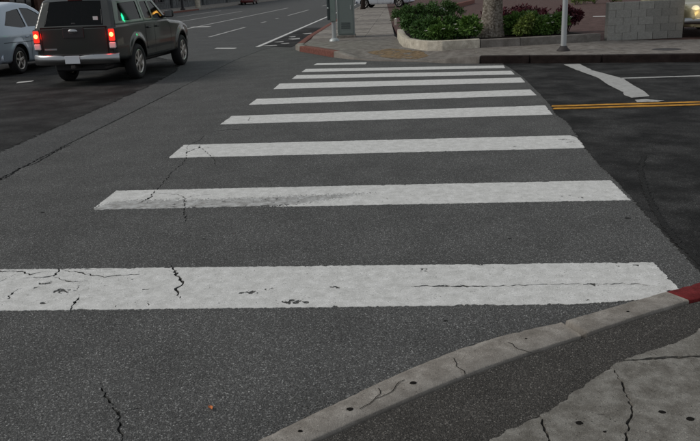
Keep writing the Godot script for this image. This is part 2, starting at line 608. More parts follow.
func list_cracks() -> void:
	cracks = [
		[line([-1.46, -3.24, -1.43, -3.17, -1.37, -3.08, -1.28, -2.96, -1.23, -2.85, -1.18, -2.73, -1.16, -2.5]), 0.0095],
		[line([-1.74, -5.8, -1.77, -5.9, -1.85, -6.14, -1.97, -6.59, -2.06, -6.7, -2.31, -6.79, -2.33, -7.05, -2.39, -7.64, -2.38, -8.01, -2.42, -8.31, -2.53, -8.76, -2.6, -9.01, -2.53, -9.37, -2.57, -9.7]), 0.01],
		[line([-2.31, -6.79, -2.29, -6.62, -2.33, -6.45]), 0.018],
		[line([-1.97, -6.59, -1.9, -6.66, -1.7, -6.7]), 0.01],
		[line([-2.42, -8.92, -2.22, -8.5, -2.06, -8.17, -2.0, -7.9]), 0.012],
		[line([-2.18, -10.6, -2.2, -10.8, -2.23, -11.2]), 0.014],
		[line([-2.9, -4.77, -2.74, -4.76, -2.58, -4.74, -2.49, -4.68, -2.44, -4.72, -2.4, -4.75]), 0.016],
		[line([-2.51, -4.62, -2.37, -4.63, -2.32, -4.66, -2.33, -4.77, -2.36, -4.81]), 0.016],
		[line([-2.32, -4.66, -2.23, -4.58, -2.14, -4.54, -2.02, -4.55]), 0.013],
		[line([-2.32, -4.77, -2.13, -4.69, -1.96, -4.62, -1.87, -4.65, -1.7, -4.68]), 0.014],
		[line([-1.58, -4.84, -1.56, -4.79, -1.49, -4.63, -1.41, -4.49, -1.43, -4.41, -1.36, -4.25]), 0.017],
		[line([-1.95, -4.06, -1.99, -4.21, -2.01, -4.33]), 0.014],
		[line([-2.44, -4.26, -2.45, -4.39, -2.43, -4.44]), 0.018],
		[line([-1.52, -4.1, -1.53, -4.23]), 0.011],
		[line([-1.72, -4.1, -1.7, -4.19]), 0.011],
		[line([-0.05, -4.39, 0.19, -4.41, 0.37, -4.39, 0.55, -4.39, 0.9, -4.41, 1.11, -4.41, 1.34, -4.41, 1.49, -4.34]), 0.01],
		[line([0.62, -4.2, 0.66, -4.3, 0.64, -4.37]), 0.004],
		[line([-0.3, -4.75, -0.28, -4.6, -0.34, -4.5]), 0.004],
		[line([-4.13, -6.3, -4.14, -7.53, -4.18, -9.07, -4.22, -11.3, -4.27, -14.0, -4.29, -14.9]), 0.016],
		[line([-4.12, -6.6, -4.13, -7.3, -4.1, -7.6, -4.16, -7.99, -4.1, -8.22, -4.15, -8.9, -4.14, -9.3]), 0.022],
		[line([1.93, -8.6, 1.89, -7.5, 1.885, -6.86, 1.86, -6.26, 1.83, -5.7, 1.8, -4.6, 1.78, -4.3]), 0.014],
		[line([-2.45, -9.05, -2.42, -8.85, -2.5, -8.62, -2.47, -8.45]), 0.018],
		[line([-2.3, -9.05, -2.33, -8.9, -2.22, -8.75]), 0.008],
		[line([0.02, -4.4, 0.2, -4.405, 0.42, -4.39, 0.52, -4.395]), 0.017],
		[line([-2.32, -4.77, -2.2, -4.79, -2.05, -4.76, -1.9, -4.79]), 0.008],
		[line([-2.6, -4.74, -2.62, -4.6, -2.7, -4.5]), 0.007],
		[line([-2.1, -4.3, -2.05, -4.4, -2.08, -4.47, -1.98, -4.5]), 0.006],
		[line([-1.49, -4.63, -1.42, -4.66, -1.36, -4.64]), 0.007],
		[line([-1.62, -4.12, -1.6, -4.22, -1.56, -4.26]), 0.006],
		[line([0.62, -4.77, 0.6, -4.7, 0.64, -4.62]), 0.008],
		[line([1.02, -4.12, 1.0, -4.22, 1.05, -4.28]), 0.005],
		[line([-1.28, -2.96, -1.2, -2.99, -1.14, -2.97]), 0.006],
		[line([-1.37, -3.08, -1.42, -3.04]), 0.006],
		[line([-0.9, -6.92, -0.88, -6.75, -0.93, -6.6]), 0.004],
		[line([1.1, -6.92, 1.12, -6.8]), 0.006],
		[line([-2.55, -9.9, -2.3, -10.1, -2.05, -9.95]), 0.008],
	]

func road() -> void:
	var g := setting("ground")
	part("soil", slab_mesh(p2([-420, -420, 420, -420, 420, 120, -420, 120]), -0.014, 0.2), M.earth, g)
	var r := setting("road")
	# old asphalt under the crossing: one sheet, cracked through where the photograph shows cracks
	list_cracks()
	var st := begin()
	var x0 := -4.62
	var z0 := -15.0
	for zone in [[0.014, z0, 516, 357], [0.007, z0 + 357 * 0.014, 1032, 1138]]:
		var c: float = zone[0]
		var nx: int = zone[2]
		var nz: int = zone[3]
		var F := PackedFloat32Array()
		F.resize((nx + 1) * (nz + 1))
		F.fill(1.0)
		for k in cracks:
			cut(F, x0, zone[1], nx, nz, c, k[0], maxf(k[1], c * 1.4))
		add_sheet(st, x0, zone[1], nx, nz, c, F, func(x, z): return Vector3(x, 0.0, z), true, Vector3.UP, 0.014)
	var x1 := x0 + 516 * 0.014
	var z1 := z0 + 357 * 0.014 + 1138 * 0.007
	for q in [[-200, -350, 200, z0], [-200, z1, 200, 60], [-200, z0, x0, z1], [x1, z0, 200, z1]]:
		quad_n(st, Vector3(q[0], 0, q[1]), Vector3(q[2], 0, q[1]), Vector3(q[2], 0, q[3]), Vector3(q[0], 0, q[3]), Vector3.UP)
	part("asphalt_surface", done(st), M.asphalt, r)
	# newer, darker asphalt of the main street, left of the seam
	var edge := rough_line(line([-4.12, 12.0, -4.12, -3.0, -4.15, -7.53, -4.19, -9.07, -4.23, -11.3, -4.3, -14.82, -4.45, -20.66, -4.3, -23.86, -3.9, -26.0, -3.2, -27.5]), 0.02)
	var main := PackedVector2Array(edge)
	main.append_array(p2([-3.2, -340, -20.7, -340, -20.7, 12]))
	part("resurfaced_lane", slab_mesh(main, 0.004, 0.003), M.asphalt_main, r)
	var lane := PackedVector2Array(rough_line(line([-4.8, 12.0, -4.8, -5.0, -4.86, -9.0, -4.95, -12.0, -5.05, -15.0, -5.3, -18.0, -5.9, -20.6, -7.2, -22.5, -9.0, -24.0, -13.5, -25.0]), 0.05))
	lane.append_array(p2([-13.5, 12]))
	part("patched_lane", slab_mesh(lane, 0.008, 0.003), M.asphalt_new, r)
	# dark, patched asphalt of the side street, right of the crossing
	var e2 := rough_line(line([1.72, -4.0, 1.78, -4.6, 1.81, -5.7, 1.84, -6.26, 1.87, -6.86, 1.87, -7.5, 1.92, -8.36, 2.05, -9.98, 2.02, -10.63, 2.1, -11.5, 2.16, -13.0, 2.22, -15.0, 2.2, -16.6, 2.15, -17.55]), 0.012)
	var side := PackedVector2Array(e2)
	side.append_array(p2([6.0, -16.6, 70.0, -16.3, 70.0, -5.0, 12.0, -4.6, 4.0, -4.3]))
	part("side_street_surface", slab_mesh(side, 0.004, 0.003), M.asphalt_side, r)
	part("tar_seal", strip_mesh(rough_line(line([2.4, -7.9, 2.19, -7.3, 1.99, -6.4, 1.88, -5.69, 1.83, -5.16, 1.84, -4.67, 1.86, -4.2]), 0.012), 0.045, 0.008), M.tar, r)
	for q in [[1.66, -5.75, 0.022], [0.72, -5.3, 0.014], [0.2, -3.9, 0.012], [-1.5, -5.4, 0.014], [-3.1, -6.2, 0.02]]:
		part("oil_spot", gum(q[2]), M.tar, r, Vector3(q[0], 0.0005, q[1]))
	var pts := []
	for k in 420:
		var t := rng.randf() * 1.9 - 0.5
		var base := Vector2(t, -3.02 - t * 0.75 if t < 0.6 else -3.2 - t * 0.55)
		base += Vector2(-0.5, -0.8) * absf(rng.randfn()) * 0.14
		pts.append(Vector3(base.x, 0.002, base.y - 0.03))
	foliage(r, "grit", box(Vector3.ZERO, Vector3(0.006, 0.004, 0.005), 0.0015), M.concrete_walk, pts, 0.9)
	# the nine stripes of the crossing
	var S := [
		[-3.6, -4.80, 1.56, -4.775, 1.575, -4.19, 0.9, -4.1, -3.6, -4.07],
		[-2.71, -6.90, 1.83, -6.92, 1.82, -6.24, -2.69, -6.23],
		[-2.66, -9.07, 1.9, -9.08, 1.95, -8.95, 1.93, -8.34, -2.63, -8.32],
		[-2.53, -11.19, 2.02, -11.40, 1.98, -10.57, -2.54, -10.48],
		[-2.48, -12.96, 2.08, -13.17, 2.07, -12.46, -2.49, -12.28],
		[-2.41, -15.06, 2.17, -14.87, 2.14, -14.12, -2.40, -14.22],
		[-2.27, -16.47, 2.15, -16.07, 2.13, -15.40, -2.28, -15.81],
		[-2.22, -17.71, 2.13, -17.16, 2.10, -16.63, -2.24, -17.09],
		[-2.11, -19.03, -0.88, -18.83, -0.89, -18.37, -2.14, -18.60],
	]
	var scratches := []
	var chips := [[Vector2(-2.14, -4.39), 0.07], [Vector2(-2.31, -4.52), 0.045], [Vector2(-2.34, -4.45), 0.022], [Vector2(-2.18, -4.19), 0.03], [Vector2(-0.84, -4.38), 0.03], [Vector2(-0.67, -4.18), 0.07], [Vector2(-0.6, -4.17), 0.04], [Vector2(0.1, -4.7), 0.035], [Vector2(-0.95, -4.33), 0.05], [Vector2(-0.44, -4.4), 0.035], [Vector2(1.1, -4.4), 0.035], [Vector2(1.5, -4.29), 0.045], [Vector2(1.44, -4.72), 0.03], [Vector2(1.45, -6.35), 0.035], [Vector2(1.3, -6.4), 0.02], [Vector2(1.37, -6.42), 0.02], [Vector2(1.79, -8.84), 0.075], [Vector2(1.84, -8.68), 0.055], [Vector2(1.2, -8.5), 0.03], [Vector2(-1.62, -4.4), 0.02], [Vector2(0.1, -4.66), 0.02], [Vector2(-1.0, -4.33), 0.03]]
	var sr := RandomNumberGenerator.new()
	sr.seed = 5
	for k in 26:
		var at := Vector2(sr.randf_range(-2.8, 1.4), sr.randf_range(-4.76, -4.1))
		if at.x > -0.4 and sr.randf() < 0.55:
			continue
		var to := at + Vector2(sr.randf_range(-0.02, 0.07), sr.randf_range(-0.06, 0.03))
		scratches.append([[at, to], sr.randf_range(0.002, 0.004)])
	for k in S.size():
		var cell: float = [0.006, 0.008, 0.014, 0.02, 0.022, 0.03, 0.03, 0.03, 0.03][k]
		var ragged: float = [0.012, 0.011, 0.01, 0.01, 0.01, 0.01, 0.01, 0.01, 0.01][k]
		var scuff := p2([-2.6, -6.5, -2.4, -6.55, -1.7, -6.53, -0.3, -6.64, -0.5, -6.5, -0.9, -6.3, -1.5, -6.1, -2.8, -6.1]) if k == 1 else PackedVector2Array()
		var wear: float = [0.1, 0.12, 0.05, 0.03, 0.03, 0.03, 0.03, 0.03, 0.05][k]
		# everything but the outer rim stays within the measured outline
		part("crosswalk_stripe", paint_mesh(p2(S[k]), 0.004, cell, ragged, wear, cracks + scratches, chips, 40 + k * 7, scuff), M.paint_white, r)
	# where tyres have thinned the second stripe to a grey film
	part("worn_paint", paint_mesh(p2([-2.67, -6.5, -2.4, -6.56, -1.7, -6.55, -0.9, -6.6, -0.2, -6.66, -0.3, -6.45, -0.9, -6.3, -1.5, -6.25, -2.68, -6.24]), 0.003, 0.007, 0.02, 0.3, cracks, [], 91), M.paint_worn, r)
	# double yellow line, stop bar and lane line of the side street
	part("centre_line", paint_mesh(p2([2.08, -11.33, 40.0, -11.62, 40.0, -11.5, 2.07, -11.2]), 0.012, 0.04, 0.006, 0.05, [], [], 131), M.paint_yellow, r)
	part("centre_line", paint_mesh(p2([2.07, -11.1, 40.0, -11.38, 40.0, -11.26, 2.04, -10.97]), 0.012, 0.04, 0.006, 0.05, [], [], 137), M.paint_yellow, r)
	part("stop_bar", paint_mesh(p2([3.34, -16.9, 3.68, -16.92, 3.66, -15.6, 3.76, -14.95, 3.86, -14.2, 3.78, -13.3, 3.74, -12.51, 3.66, -11.96, 3.36, -11.86, 3.33, -12.2, 3.4, -12.5, 3.4, -13.45, 3.47, -14.4, 3.44, -14.9, 3.37, -15.84]), 0.012, 0.022, 0.012, 0.2, [], [], 141), M.paint_old, r)
	part("stop_bar", paint_mesh(p2([3.34, -11.62, 3.5, -11.66, 3.72, -11.46, 3.6, -11.38, 3.3, -11.4]), 0.016, 0.015, 0.01, 0.25, [], [], 147), M.paint_old, r)
	part("lane_line", paint_mesh(p2([3.82, -14.32, 30.0, -14.6, 30.0, -14.46, 3.8, -14.18]), 0.012, 0.04, 0.008, 0.1, [], [], 151), M.paint_old, r)
	# main street
	part("lane_line", paint_mesh(p2([-4.75, -25.2, -4.6, -25.2, -4.6, -140, -4.75, -140]), 0.008, 0.05, 0.01, 0.12, [], [], 161), M.paint_white, r)
	part("lane_line", paint_mesh(p2([-10.98, -37, -10.8, -37, -10.8, -76, -10.98, -76]), 0.008, 0.05, 0.02, 0.25, [], [], 163), M.paint_old, r)
	for q in [[-31.8, -39.2], [-43.8, -45.3], [-49.0, -50.0], [-54.3, -66.5], [-78.0, -90.0]]:
		part("lane_line", paint_mesh(p2([-7.9, q[0], -7.74, q[0], -7.74, q[1], -7.9, q[1]]), 0.008, 0.05, 0.015, 0.2, [], [], int(-q[0])), M.paint_old, r)
	for q in [[-14.2, -50, -70], [-17.2, -60, -75]]:
		part("lane_line", paint_mesh(p2([q[0], q[1], q[0] + 0.16, q[1], q[0] + 0.16, q[2], q[0], q[2]]), 0.008, 0.06, 0.015, 0.25, [], [], int(-q[1]) + 3), M.paint_old, r)
	part("lane_dash", paint_mesh(p2([-6.05, -25.42, -5.3, -25.1, -5.32, -24.72, -6.04, -25.04]), 0.008, 0.03, 0.012, 0.12, [], [], 171), M.paint_white, r)
	part("lane_dash", paint_mesh(p2([-8.46, -16.75, -8.2, -16.98, -8.14, -16.72, -8.4, -16.5]), 0.012, 0.02, 0.012, 0.12, [], [], 173), M.paint_white, r)
	part("lane_dash", paint_mesh(p2([-11.1, -41.8, -10.1, -41.8, -10.1, -41.0, -11.1, -41.0]), 0.012, 0.05, 0.012, 0.12, [], [], 175), M.paint_white, r)
	# a dark patch by the kerb with the rests of an old marking
	part("asphalt_patch", slab_mesh(p2([-4.55, -25.3, -3.5, -24.6, -3.45, -30.5, -3.6, -36.0, -4.5, -36.5]), 0.008, 0.003), M.asphalt_side, r)
	for q in [[-4.35, -25.6, 0.62, 0.4], [-3.95, -26.4, 0.35, 0.5], [-4.3, -27.3, 0.4, 0.6], [-3.95, -28.7, 0.5, 0.9], [-4.2, -30.0, 0.3, 0.7], [-3.85, -31.8, 0.42, 1.1]]:
		part("worn_marking", paint_mesh(p2([q[0] - q[2] / 2, q[1], q[0] + q[2] / 3, q[1] - q[3] * 0.4, q[0] + q[2] / 2, q[1] + q[3] * 0.3, q[0], q[1] + q[3] / 2]), 0.012, 0.03, 0.02, 0.4, [], [], int(q[1] * -13)), M.paint_old, r)

# ------------------------------------------------------------------ kerbs and sidewalks
# a kerb stone between a front and a back line, with worn upper edges
func kerb_mesh(front: Array, back: Array, t0: float, t1: float, h0: float, h1: float, chip: float, sd: int) -> ArrayMesh:
	var n := noise_of(5.0, sd, 4)
	var fl := along(front)
	var bl := along(back)
	var steps := maxi(4, int(fl * (t1 - t0) / 0.03))
	var rows := []
	for k in steps + 1:
		var t := lerpf(t0, t1, float(k) / steps)
		var f := at_along(front, t * fl)
		var b := at_along(back, t * bl)
		var h := lerpf(h0, h1, float(k) / steps) if h0 >= 0.0 else corner_height(b.x, b.y) + 0.003
		var d := (b - f).normalized()
		var w: float = f.distance_to(b)
		var q := f * 5.0
		var bite := maxf(0.0, n.get_noise_2d(q.x, q.y) - 0.15) * chip * 2.2
		var bite2 := maxf(0.0, n.get_noise_2d(q.x + 50, q.y) - 0.2) * chip * 1.3
		var wob := n.get_noise_2d(q.x * 0.3, q.y * 0.3 + 9) * 0.002
		var r := 0.007 + bite
		rows.append([v3(f - d * 0.015, -0.02), v3(f, h - r - 0.004 + wob), v3(f + d * r * 0.35, h - r * 0.3 + wob), v3(f + d * (r + 0.01), h + wob), v3(f + d * w * 0.5, h + wob), v3(b - d * (0.004 + bite2), h + wob), v3(b, h - 0.005 - bite2 * 0.5 + wob), v3(b, -0.02)])
	var st := begin(true)
	for k in steps:
		for i in 7:
			var ctr: Vector3 = (rows[k][0] + rows[k + 1][7]) * 0.5
			quad_o(st, rows[k][i], rows[k][i + 1], rows[k + 1][i + 1], rows[k + 1][i], ctr)
	for e in [0, steps]:
		for i in range(1, 7):
			tri(st, rows[e][0], rows[e][i], rows[e][i + 1])
	return done(st)

func along(l: Array) -> float:
	var s := 0.0
	for k in l.size() - 1:
		s += l[k].distance_to(l[k + 1])
	return s

func at_along(l: Array, d: float) -> Vector2:
	for k in l.size() - 1:
		var s: float = l[k].distance_to(l[k + 1])
		if d <= s or k == l.size() - 2:
			return l[k].lerp(l[k + 1], d / maxf(s, 1e-6))
		d -= s
	return l[0]

func slabs(parent: Node, region: PackedVector2Array, o: Vector2, dir: Vector2, w: float, l: float, ni: int, nj: int, top: float, mats: Array) -> void:
	var side := dir.orthogonal()
	for i in ni:
		for j in nj:
			var g := 0.006
			var a := o + side * (i * w + g) + dir * (j * l + g)
			var cell := PackedVector2Array([a, a + side * (w - 2 * g), a + side * (w - 2 * g) + dir * (l - 2 * g), a + dir * (l - 2 * g)])
			for piece in Geometry2D.intersect_polygons(cell, region):
				if piece.size() > 2 and not Geometry2D.is_polygon_clockwise(piece):
					part("slab", slab_mesh(piece, top + rng.randf_range(-0.003, 0.003), 0.05), mats[rng.randi() % mats.size()], parent)

func smooth(l: Array, passes: int) -> Array:
	var out := []
	var n := int(along(l) / 0.12)
	for k in n + 1:
		out.append(at_along(l, along(l) * k / n))
	for q in passes:
		var nxt := out.duplicate()
		for k in range(1, out.size() - 1):
			nxt[k] = (out[k - 1] + out[k] * 2.0 + out[k + 1]) * 0.25
		out = nxt
	return out

func drawn_in(back: Array, front: Array, share: float) -> Array:
	var out := []
	for b in back:
		var best: Vector2 = front[0]
		for k in front.size() - 1:
			var q := Geometry2D.get_closest_point_to_segment(b, front[k], front[k + 1])
			if q.distance_to(b) < best.distance_to(b):
				best = q
		out.append(b.lerp(best, share))
	return out

func near_corner() -> void:
	var s := setting("near_sidewalk")
	var front := line([-2.75, 6.0, -2.6, 1.0, -2.2, -0.4, -1.6, -1.45, -0.98, -2.13, -0.58, -2.53, -0.47, -2.65, -0.32, -2.79, -0.17, -2.96, 0.0, -3.11, 0.19, -3.29, 0.39, -3.43, 0.59, -3.53, 0.77, -3.6])
	var back := line([-2.55, 6.0, -2.4, 1.05, -2.02, -0.3, -1.44, -1.32, -0.8, -2.08, -0.37, -2.53, -0.23, -2.64, -0.04, -2.79, 0.17, -2.97, 0.4, -3.15, 0.64, -3.29, 0.845, -3.43])
	back = smooth(drawn_in(back, front, 0.12), 8)
	front = smooth(front, 8)
	part("kerb_stone", kerb_mesh(front, back, 0.0, 0.9975, 0.13, 0.13, 0.012, 3), M.concrete, s)
	var front2 := line([0.772, -3.603, 0.97, -3.72, 1.21, -3.87, 1.37, -3.965])
	var back2 := line([0.848, -3.432, 1.02, -3.55, 1.26, -3.71, 1.46, -3.825])
	back2 = smooth(drawn_in(back2, front2, 0.12), 2)
	front2 = smooth(front2, 2)
	part("kerb_stone", kerb_mesh(front2, back2, 0.005, 0.998, 0.134, 0.133, 0.01, 5), M.concrete, s)
	var front3 := line([1.37, -3.965, 1.59, -4.09, 2.2, -4.35, 4.0, -4.62, 12.0, -4.9, 60.0, -5.2])
	var back3 := line([1.46, -3.825, 1.66, -3.92, 2.28, -4.16, 4.02, -4.42, 12.0, -4.7, 60.0, -5.0])
	back3[0] = front3[0].lerp(back3[0], 0.88)
	back3[1] = front3[1].lerp(back3[1], 0.9)
	part("kerb_stone", kerb_mesh(front3, back3, 0.0, 1.0, 0.134, 0.13, 0.02, 7), M.kerb_red, s)
	# asphalt strip behind the kerb, a little lower, with a gap along the stone
	var strip := PackedVector2Array()
	for q in back:
		strip.append(q + Vector2(0.012, 0.012))
	for q in back2.slice(1) + back3.slice(1):
		strip.append(q + Vector2(0.006, 0.012))
	strip.append_array(p2([60, 14, -2.5, 14]))
	part("asphalt_strip", slab_mesh(strip, 0.12, 0.09), M.asphalt_patch, s)
	# concrete slabs with their cracks
	var pieces := [
		p2([0.2, -2.46, 0.29, -2.54, 0.41, -2.64, 0.54, -2.74, 0.65, -2.87, 0.81, -3.04, 0.9, -3.155, 1.1, -3.185, 1.28, -3.205, 2.2, -3.3, 2.2, -2.0, -0.1, -2.0, -0.1, -2.2]),
		p2([0.925, -3.178, 1.08, -3.26, 1.24, -3.36, 1.38, -3.49, 1.6, -3.62, 2.2, -3.78, 2.2, -3.315, 1.28, -3.222, 1.1, -3.203])]
	var crk := [[line([0.88, -3.13, 0.88, -3.04, 0.88, -2.96, 0.87, -2.79, 0.83, -2.68, 0.78, -2.54, 0.74, -2.3]), 0.009], [line([0.46, -2.8, 0.5, -2.71, 0.5, -2.61, 0.51, -2.4]), 0.01], [line([0.61, -2.8, 0.68, -2.74, 0.77, -2.71, 0.84, -2.69]), 0.004], [line([1.23, -3.23, 1.22, -3.15, 1.25, -3.05]), 0.006], [line([1.05, -3.28, 1.1, -3.22, 1.12, -3.16]), 0.009]]
	var c := 0.006
	for k in 2:
		var poly: PackedVector2Array = pieces[k]
		var lo := Vector2(-0.2, -3.85)
		var nx := 410
		var nz := 320
		var F := PackedFloat32Array()
		F.resize((nx + 1) * (nz + 1))
		var en := noise_of(12.0, 60 + k, 4)
		for j in nz + 1:
			for i in nx + 1:
				var p := lo + Vector2(i, j) * c
				var d := inside_by(p, poly)
				F[j * (nx + 1) + i] = d if d > 0.05 else d + en.get_noise_2d(p.x, p.y) * 0.014
		for q in crk:
			cut(F, lo.x, lo.y, nx, nz, c, q[0], q[1], 0.007)
		var st := begin()
		add_sheet(st, lo.x, lo.y, nx, nz, c, F, func(x, z): return Vector3(x, 0.131, z), true, Vector3.UP, 0.03)
		part("slab", done(st), M.concrete_walk, s)
	slabs(s, p2([-1.9, -0.3, -0.12, -1.985, 2.2, -1.985, 2.2, 10, -2.3, 10, -2.2, 0.6]), Vector2(-3.6, -1.985), Vector2(0, 1), 1.45, 1.5, 4, 8, 0.131, [M.concrete_walk])
	slabs(s, p2([2.22, -3.8, 60, -4.4, 60, 10, 2.22, 10]), Vector2(2.22, -3.9), Vector2(0, 1), 1.5, 1.5, 16, 4, 0.131, [M.concrete_walk])
	for q in [[0.97, -2.74, 0.014], [1.06, -2.69, 0.016], [0.64, -2.66, 0.014], [0.72, -2.6, 0.007], [1.2, -2.85, 0.008]]:
		part("gum_spot", gum(q[2]), M.gum, s, Vector3(q[0], 0.1315, q[1]))
	for q in [[-0.24, -2.76, 0.014, 0.1305], [0.015, -2.975, 0.015, 0.1305], [-0.42, -2.6, 0.009, 0.1305], [0.55, -3.4, 0.006, 0.1305], [1.1, -3.7, 0.007, 0.1345]]:
		part("gum_spot", gum(q[2]), M.gum, s, Vector3(q[0], q[3], q[1]))
	# cracks in the first kerb stone, as thin dark lines of dirt
	for q in [[0.46, -3.36, 0.5, -3.29, 0.54, -3.26, 0.56, -3.24], [-0.2, -2.76, -0.15, -2.83, -0.12, -2.88, -0.13, -2.93], [-0.14, -2.84, -0.09, -2.88, -0.06, -2.95, -0.02, -3.0], [0.2, -3.2, 0.22, -3.1, 0.24, -3.05]]:
		part("crack", strip_mesh(rough_line(line(q), 0.01), 0.0035, 0.1325), M.gum, s)
	var leaf := thing("dry_leaf", "small curled orange dry leaf lying on the bare asphalt before the kerb", "leaf", Vector3(-0.87, 0.004, -2.98), 0.6)
	var st2 := begin()
	for k in 3:
		var z := -0.014 + k * 0.01
		var w: float = [0.004, 0.01, 0.008][k]
		var w2: float = [0.01, 0.008, 0.002][k]
		for sg in [-1, 1]:
			quad_n(st2, Vector3(0, 0.002, z), Vector3(sg * w, 0.009, z), Vector3(sg * w2, 0.008, z + 0.01), Vector3(0, 0.002, z + 0.01), Vector3.UP)
	part("leaf_blade", done(st2), M.leaf_litter, leaf)
	part("leaf_stalk", tube([Vector3(0, 0.002, -0.014), Vector3(0.002, 0.004, -0.028)], [0.001, 0.0007], 5), M.leaf_litter, leaf)

func gum(r: float) -> ArrayMesh:
	var pts := PackedVector2Array()
	for k in 12:
		var a := TAU * k / 12
		pts.append(Vector2(cos(a), sin(a) * 0.85) * r * rng.randf_range(0.8, 1.15))
	return slab_mesh(pts, 0.0012, 0.002, 0.0008)

func far_corner() -> void:
	var s := setting("far_sidewalk")
	# kerb line from the main street round the corner into the side street
	var front := line([-3.6, -150, -3.55, -55, -3.45, -39.5, -3.35, -27.8, -3.21, -23.5, -3.0, -22.84])
	var back := line([-3.4, -150, -3.35, -55, -3.25, -39.5, -3.15, -27.8, -3.0, -23.55, -2.82, -22.95])
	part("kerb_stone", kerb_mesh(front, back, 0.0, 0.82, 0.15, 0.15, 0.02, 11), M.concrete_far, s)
	part("kerb_stone", kerb_mesh(front, back, 0.82, 0.99, 0.15, 0.15, 0.02, 12), M.kerb_red_faded, s)
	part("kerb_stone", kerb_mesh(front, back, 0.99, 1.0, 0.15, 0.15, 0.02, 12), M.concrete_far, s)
	var f2 := line([-3.0, -22.84, -2.45, -21.75, -1.81, -20.48])
	var b2 := line([-2.8, -22.95, -2.22, -21.88, -1.63, -20.62])
	part("kerb_stone", kerb_mesh(f2, b2, 0.0, 1.0, -1.0, -1.0, 0.02, 13), M.kerb_red_faded, s)
	var f3 := line([-1.81, -20.48, -1.14, -19.53, -0.66, -19.1, -0.03, -18.75, 0.55, -18.38])
	var b3 := line([-1.63, -20.62, -1.0, -19.72, -0.55, -19.3, 0.06, -18.95, 0.64, -18.58])
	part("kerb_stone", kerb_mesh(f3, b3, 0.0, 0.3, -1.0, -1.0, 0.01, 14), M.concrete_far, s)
	part("kerb_stone", kerb_mesh(f3, b3, 0.3, 0.8, -1.0, -1.0, 0.01, 15), M.concrete_side, s)
	part("kerb_stone", kerb_mesh(f3, b3, 0.8, 1.0, -1.0, -1.0, 0.01, 16), M.concrete_side, s)
	var f4 := line([0.55, -18.38, 0.94, -18.05, 1.67, -17.74])
	var b4 := line([0.64, -18.58, 1.0, -18.26, 1.72, -17.95])
	part("kerb_stone", kerb_mesh(f4, b4, 0.0, 1.0, -1.0, -1.0, 0.01, 17), M.concrete_side, s)
	var f5 := line([1.67, -17.74, 2.72, -17.45, 4.12, -17.07, 6.02, -16.66, 8.0, -16.45, 60, -16.3])
	var b5 := line([1.72, -17.95, 2.76, -17.66, 4.16, -17.28, 6.05, -16.87, 8.0, -16.66, 60, -16.51])
	var cuts := [0.0, 0.0185, 0.044, 0.078, 0.115, 1.0]
	for k in 5:
		part("kerb_stone", kerb_mesh(f5, b5, cuts[k] + 0.0002, cuts[k + 1], 0.16, 0.16, 0.012, 20 + k), M.kerb_black, s)
	# slabs along the main street
	var walk := p2([-3.33, -120, -3.33, -55, -3.23, -39.5, -3.13, -27.8, -3.02, -26.0, -0.3, -26.0, -0.6, -38.0, -1.1, -58.0, -1.5, -74.0, -1.6, -120])
	part("walk_bed", slab_mesh(walk, 0.137, 0.13), M.mortar, s)
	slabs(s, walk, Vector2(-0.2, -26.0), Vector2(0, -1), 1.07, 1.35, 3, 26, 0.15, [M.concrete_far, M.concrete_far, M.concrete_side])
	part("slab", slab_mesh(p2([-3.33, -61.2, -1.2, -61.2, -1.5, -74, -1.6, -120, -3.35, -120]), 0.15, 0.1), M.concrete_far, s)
	# the corner itself, which dips to the road at the ramp
	var poly := PackedVector2Array(b2)
	poly.append_array(PackedVector2Array(b3.slice(1)))
	poly.append_array(PackedVector2Array(b4.slice(1)))
	poly.append_array(p2([1.7, -20.2, 0.88, -19.85, 0.28, -20.4, -0.05, -21.3, -0.12, -22.7, -0.2, -24.9, -0.3, -25.99, -3.02, -25.99, -2.98, -23.55]))
	var c := 0.06
	var nx := 84
	var nz := 140
	var F := PackedFloat32Array()
	F.resize((nx + 1) * (nz + 1))
	for j in nz + 1:
		for i in nx + 1:
			F[j * (nx + 1) + i] = inside_by(Vector2(-3.1 + i * c, -26.05 + j * c), poly)
	var st := begin(true)
	add_sheet(st, -3.1, -26.05, nx, nz, c, F, func(x, z): return Vector3(x, corner_height(x, z), z), false, Vector3.UP, 0.1)
	part("corner_slab", done(st), M.concrete_side, s)
	# worn yellow-brown paint on the ramp
	var oc := p2([-0.95, -20.5, -0.35, -20.85, 0.45, -20.0, 0.6, -19.3, 0.3, -18.95, -0.4, -19.35])
	var nxo := 60
	var F2 := PackedFloat32Array()
	F2.resize(61 * 61)
	var on := noise_of(2.2, 77, 4)
	for j in 61:
		for i in 61:
			var p := Vector2(-1.1 + i * 0.035, -20.9 + j * 0.035)
			F2[j * 61 + i] = minf(inside_by(p, oc), 0.12 + on.get_noise_2d(p.x, p.y * 2.0) * 0.5)
	var st3 := begin(true)
	add_sheet(st3, -1.1, -20.9, nxo, 60, 0.035, F2, func(x, z): return Vector3(x, corner_height(x, z) + 0.004, z), false, Vector3.UP)
	part("ramp_paint", done(st3), M.paint_ochre, s)
	# slabs along the side street, in front of the planter and the wall
	var walk2 := p2([1.71, -17.96, 2.76, -17.67, 4.16, -17.29, 6.05, -16.88, 8.0, -16.67, 40, -16.52, 40, -20.3, 7.3, -20.5, 5.3, -21.0, 3.97, -20.6, 2.91, -20.3, 1.72, -20.12])
	part("walk_bed", slab_mesh(walk2, 0.142, 0.13), M.mortar, s)
	slabs(s, walk2, Vector2(1.71, -22.0), Vector2(0, 1), 1.5, 3.2, 26, 2, 0.16, [M.concrete_side])
	var cover := thing("manhole_cover", "round dark iron utility cover set in the sidewalk before the block wall", "manhole cover", Vector3(5.77, 0.158, -17.95))
	part("rim", lathe([Vector2(0.24, -0.02), Vector2(0.3, -0.02), Vector2(0.3, 0.008), Vector2(0.24, 0.008)], 28, Transform3D(), false), M.iron, cover)
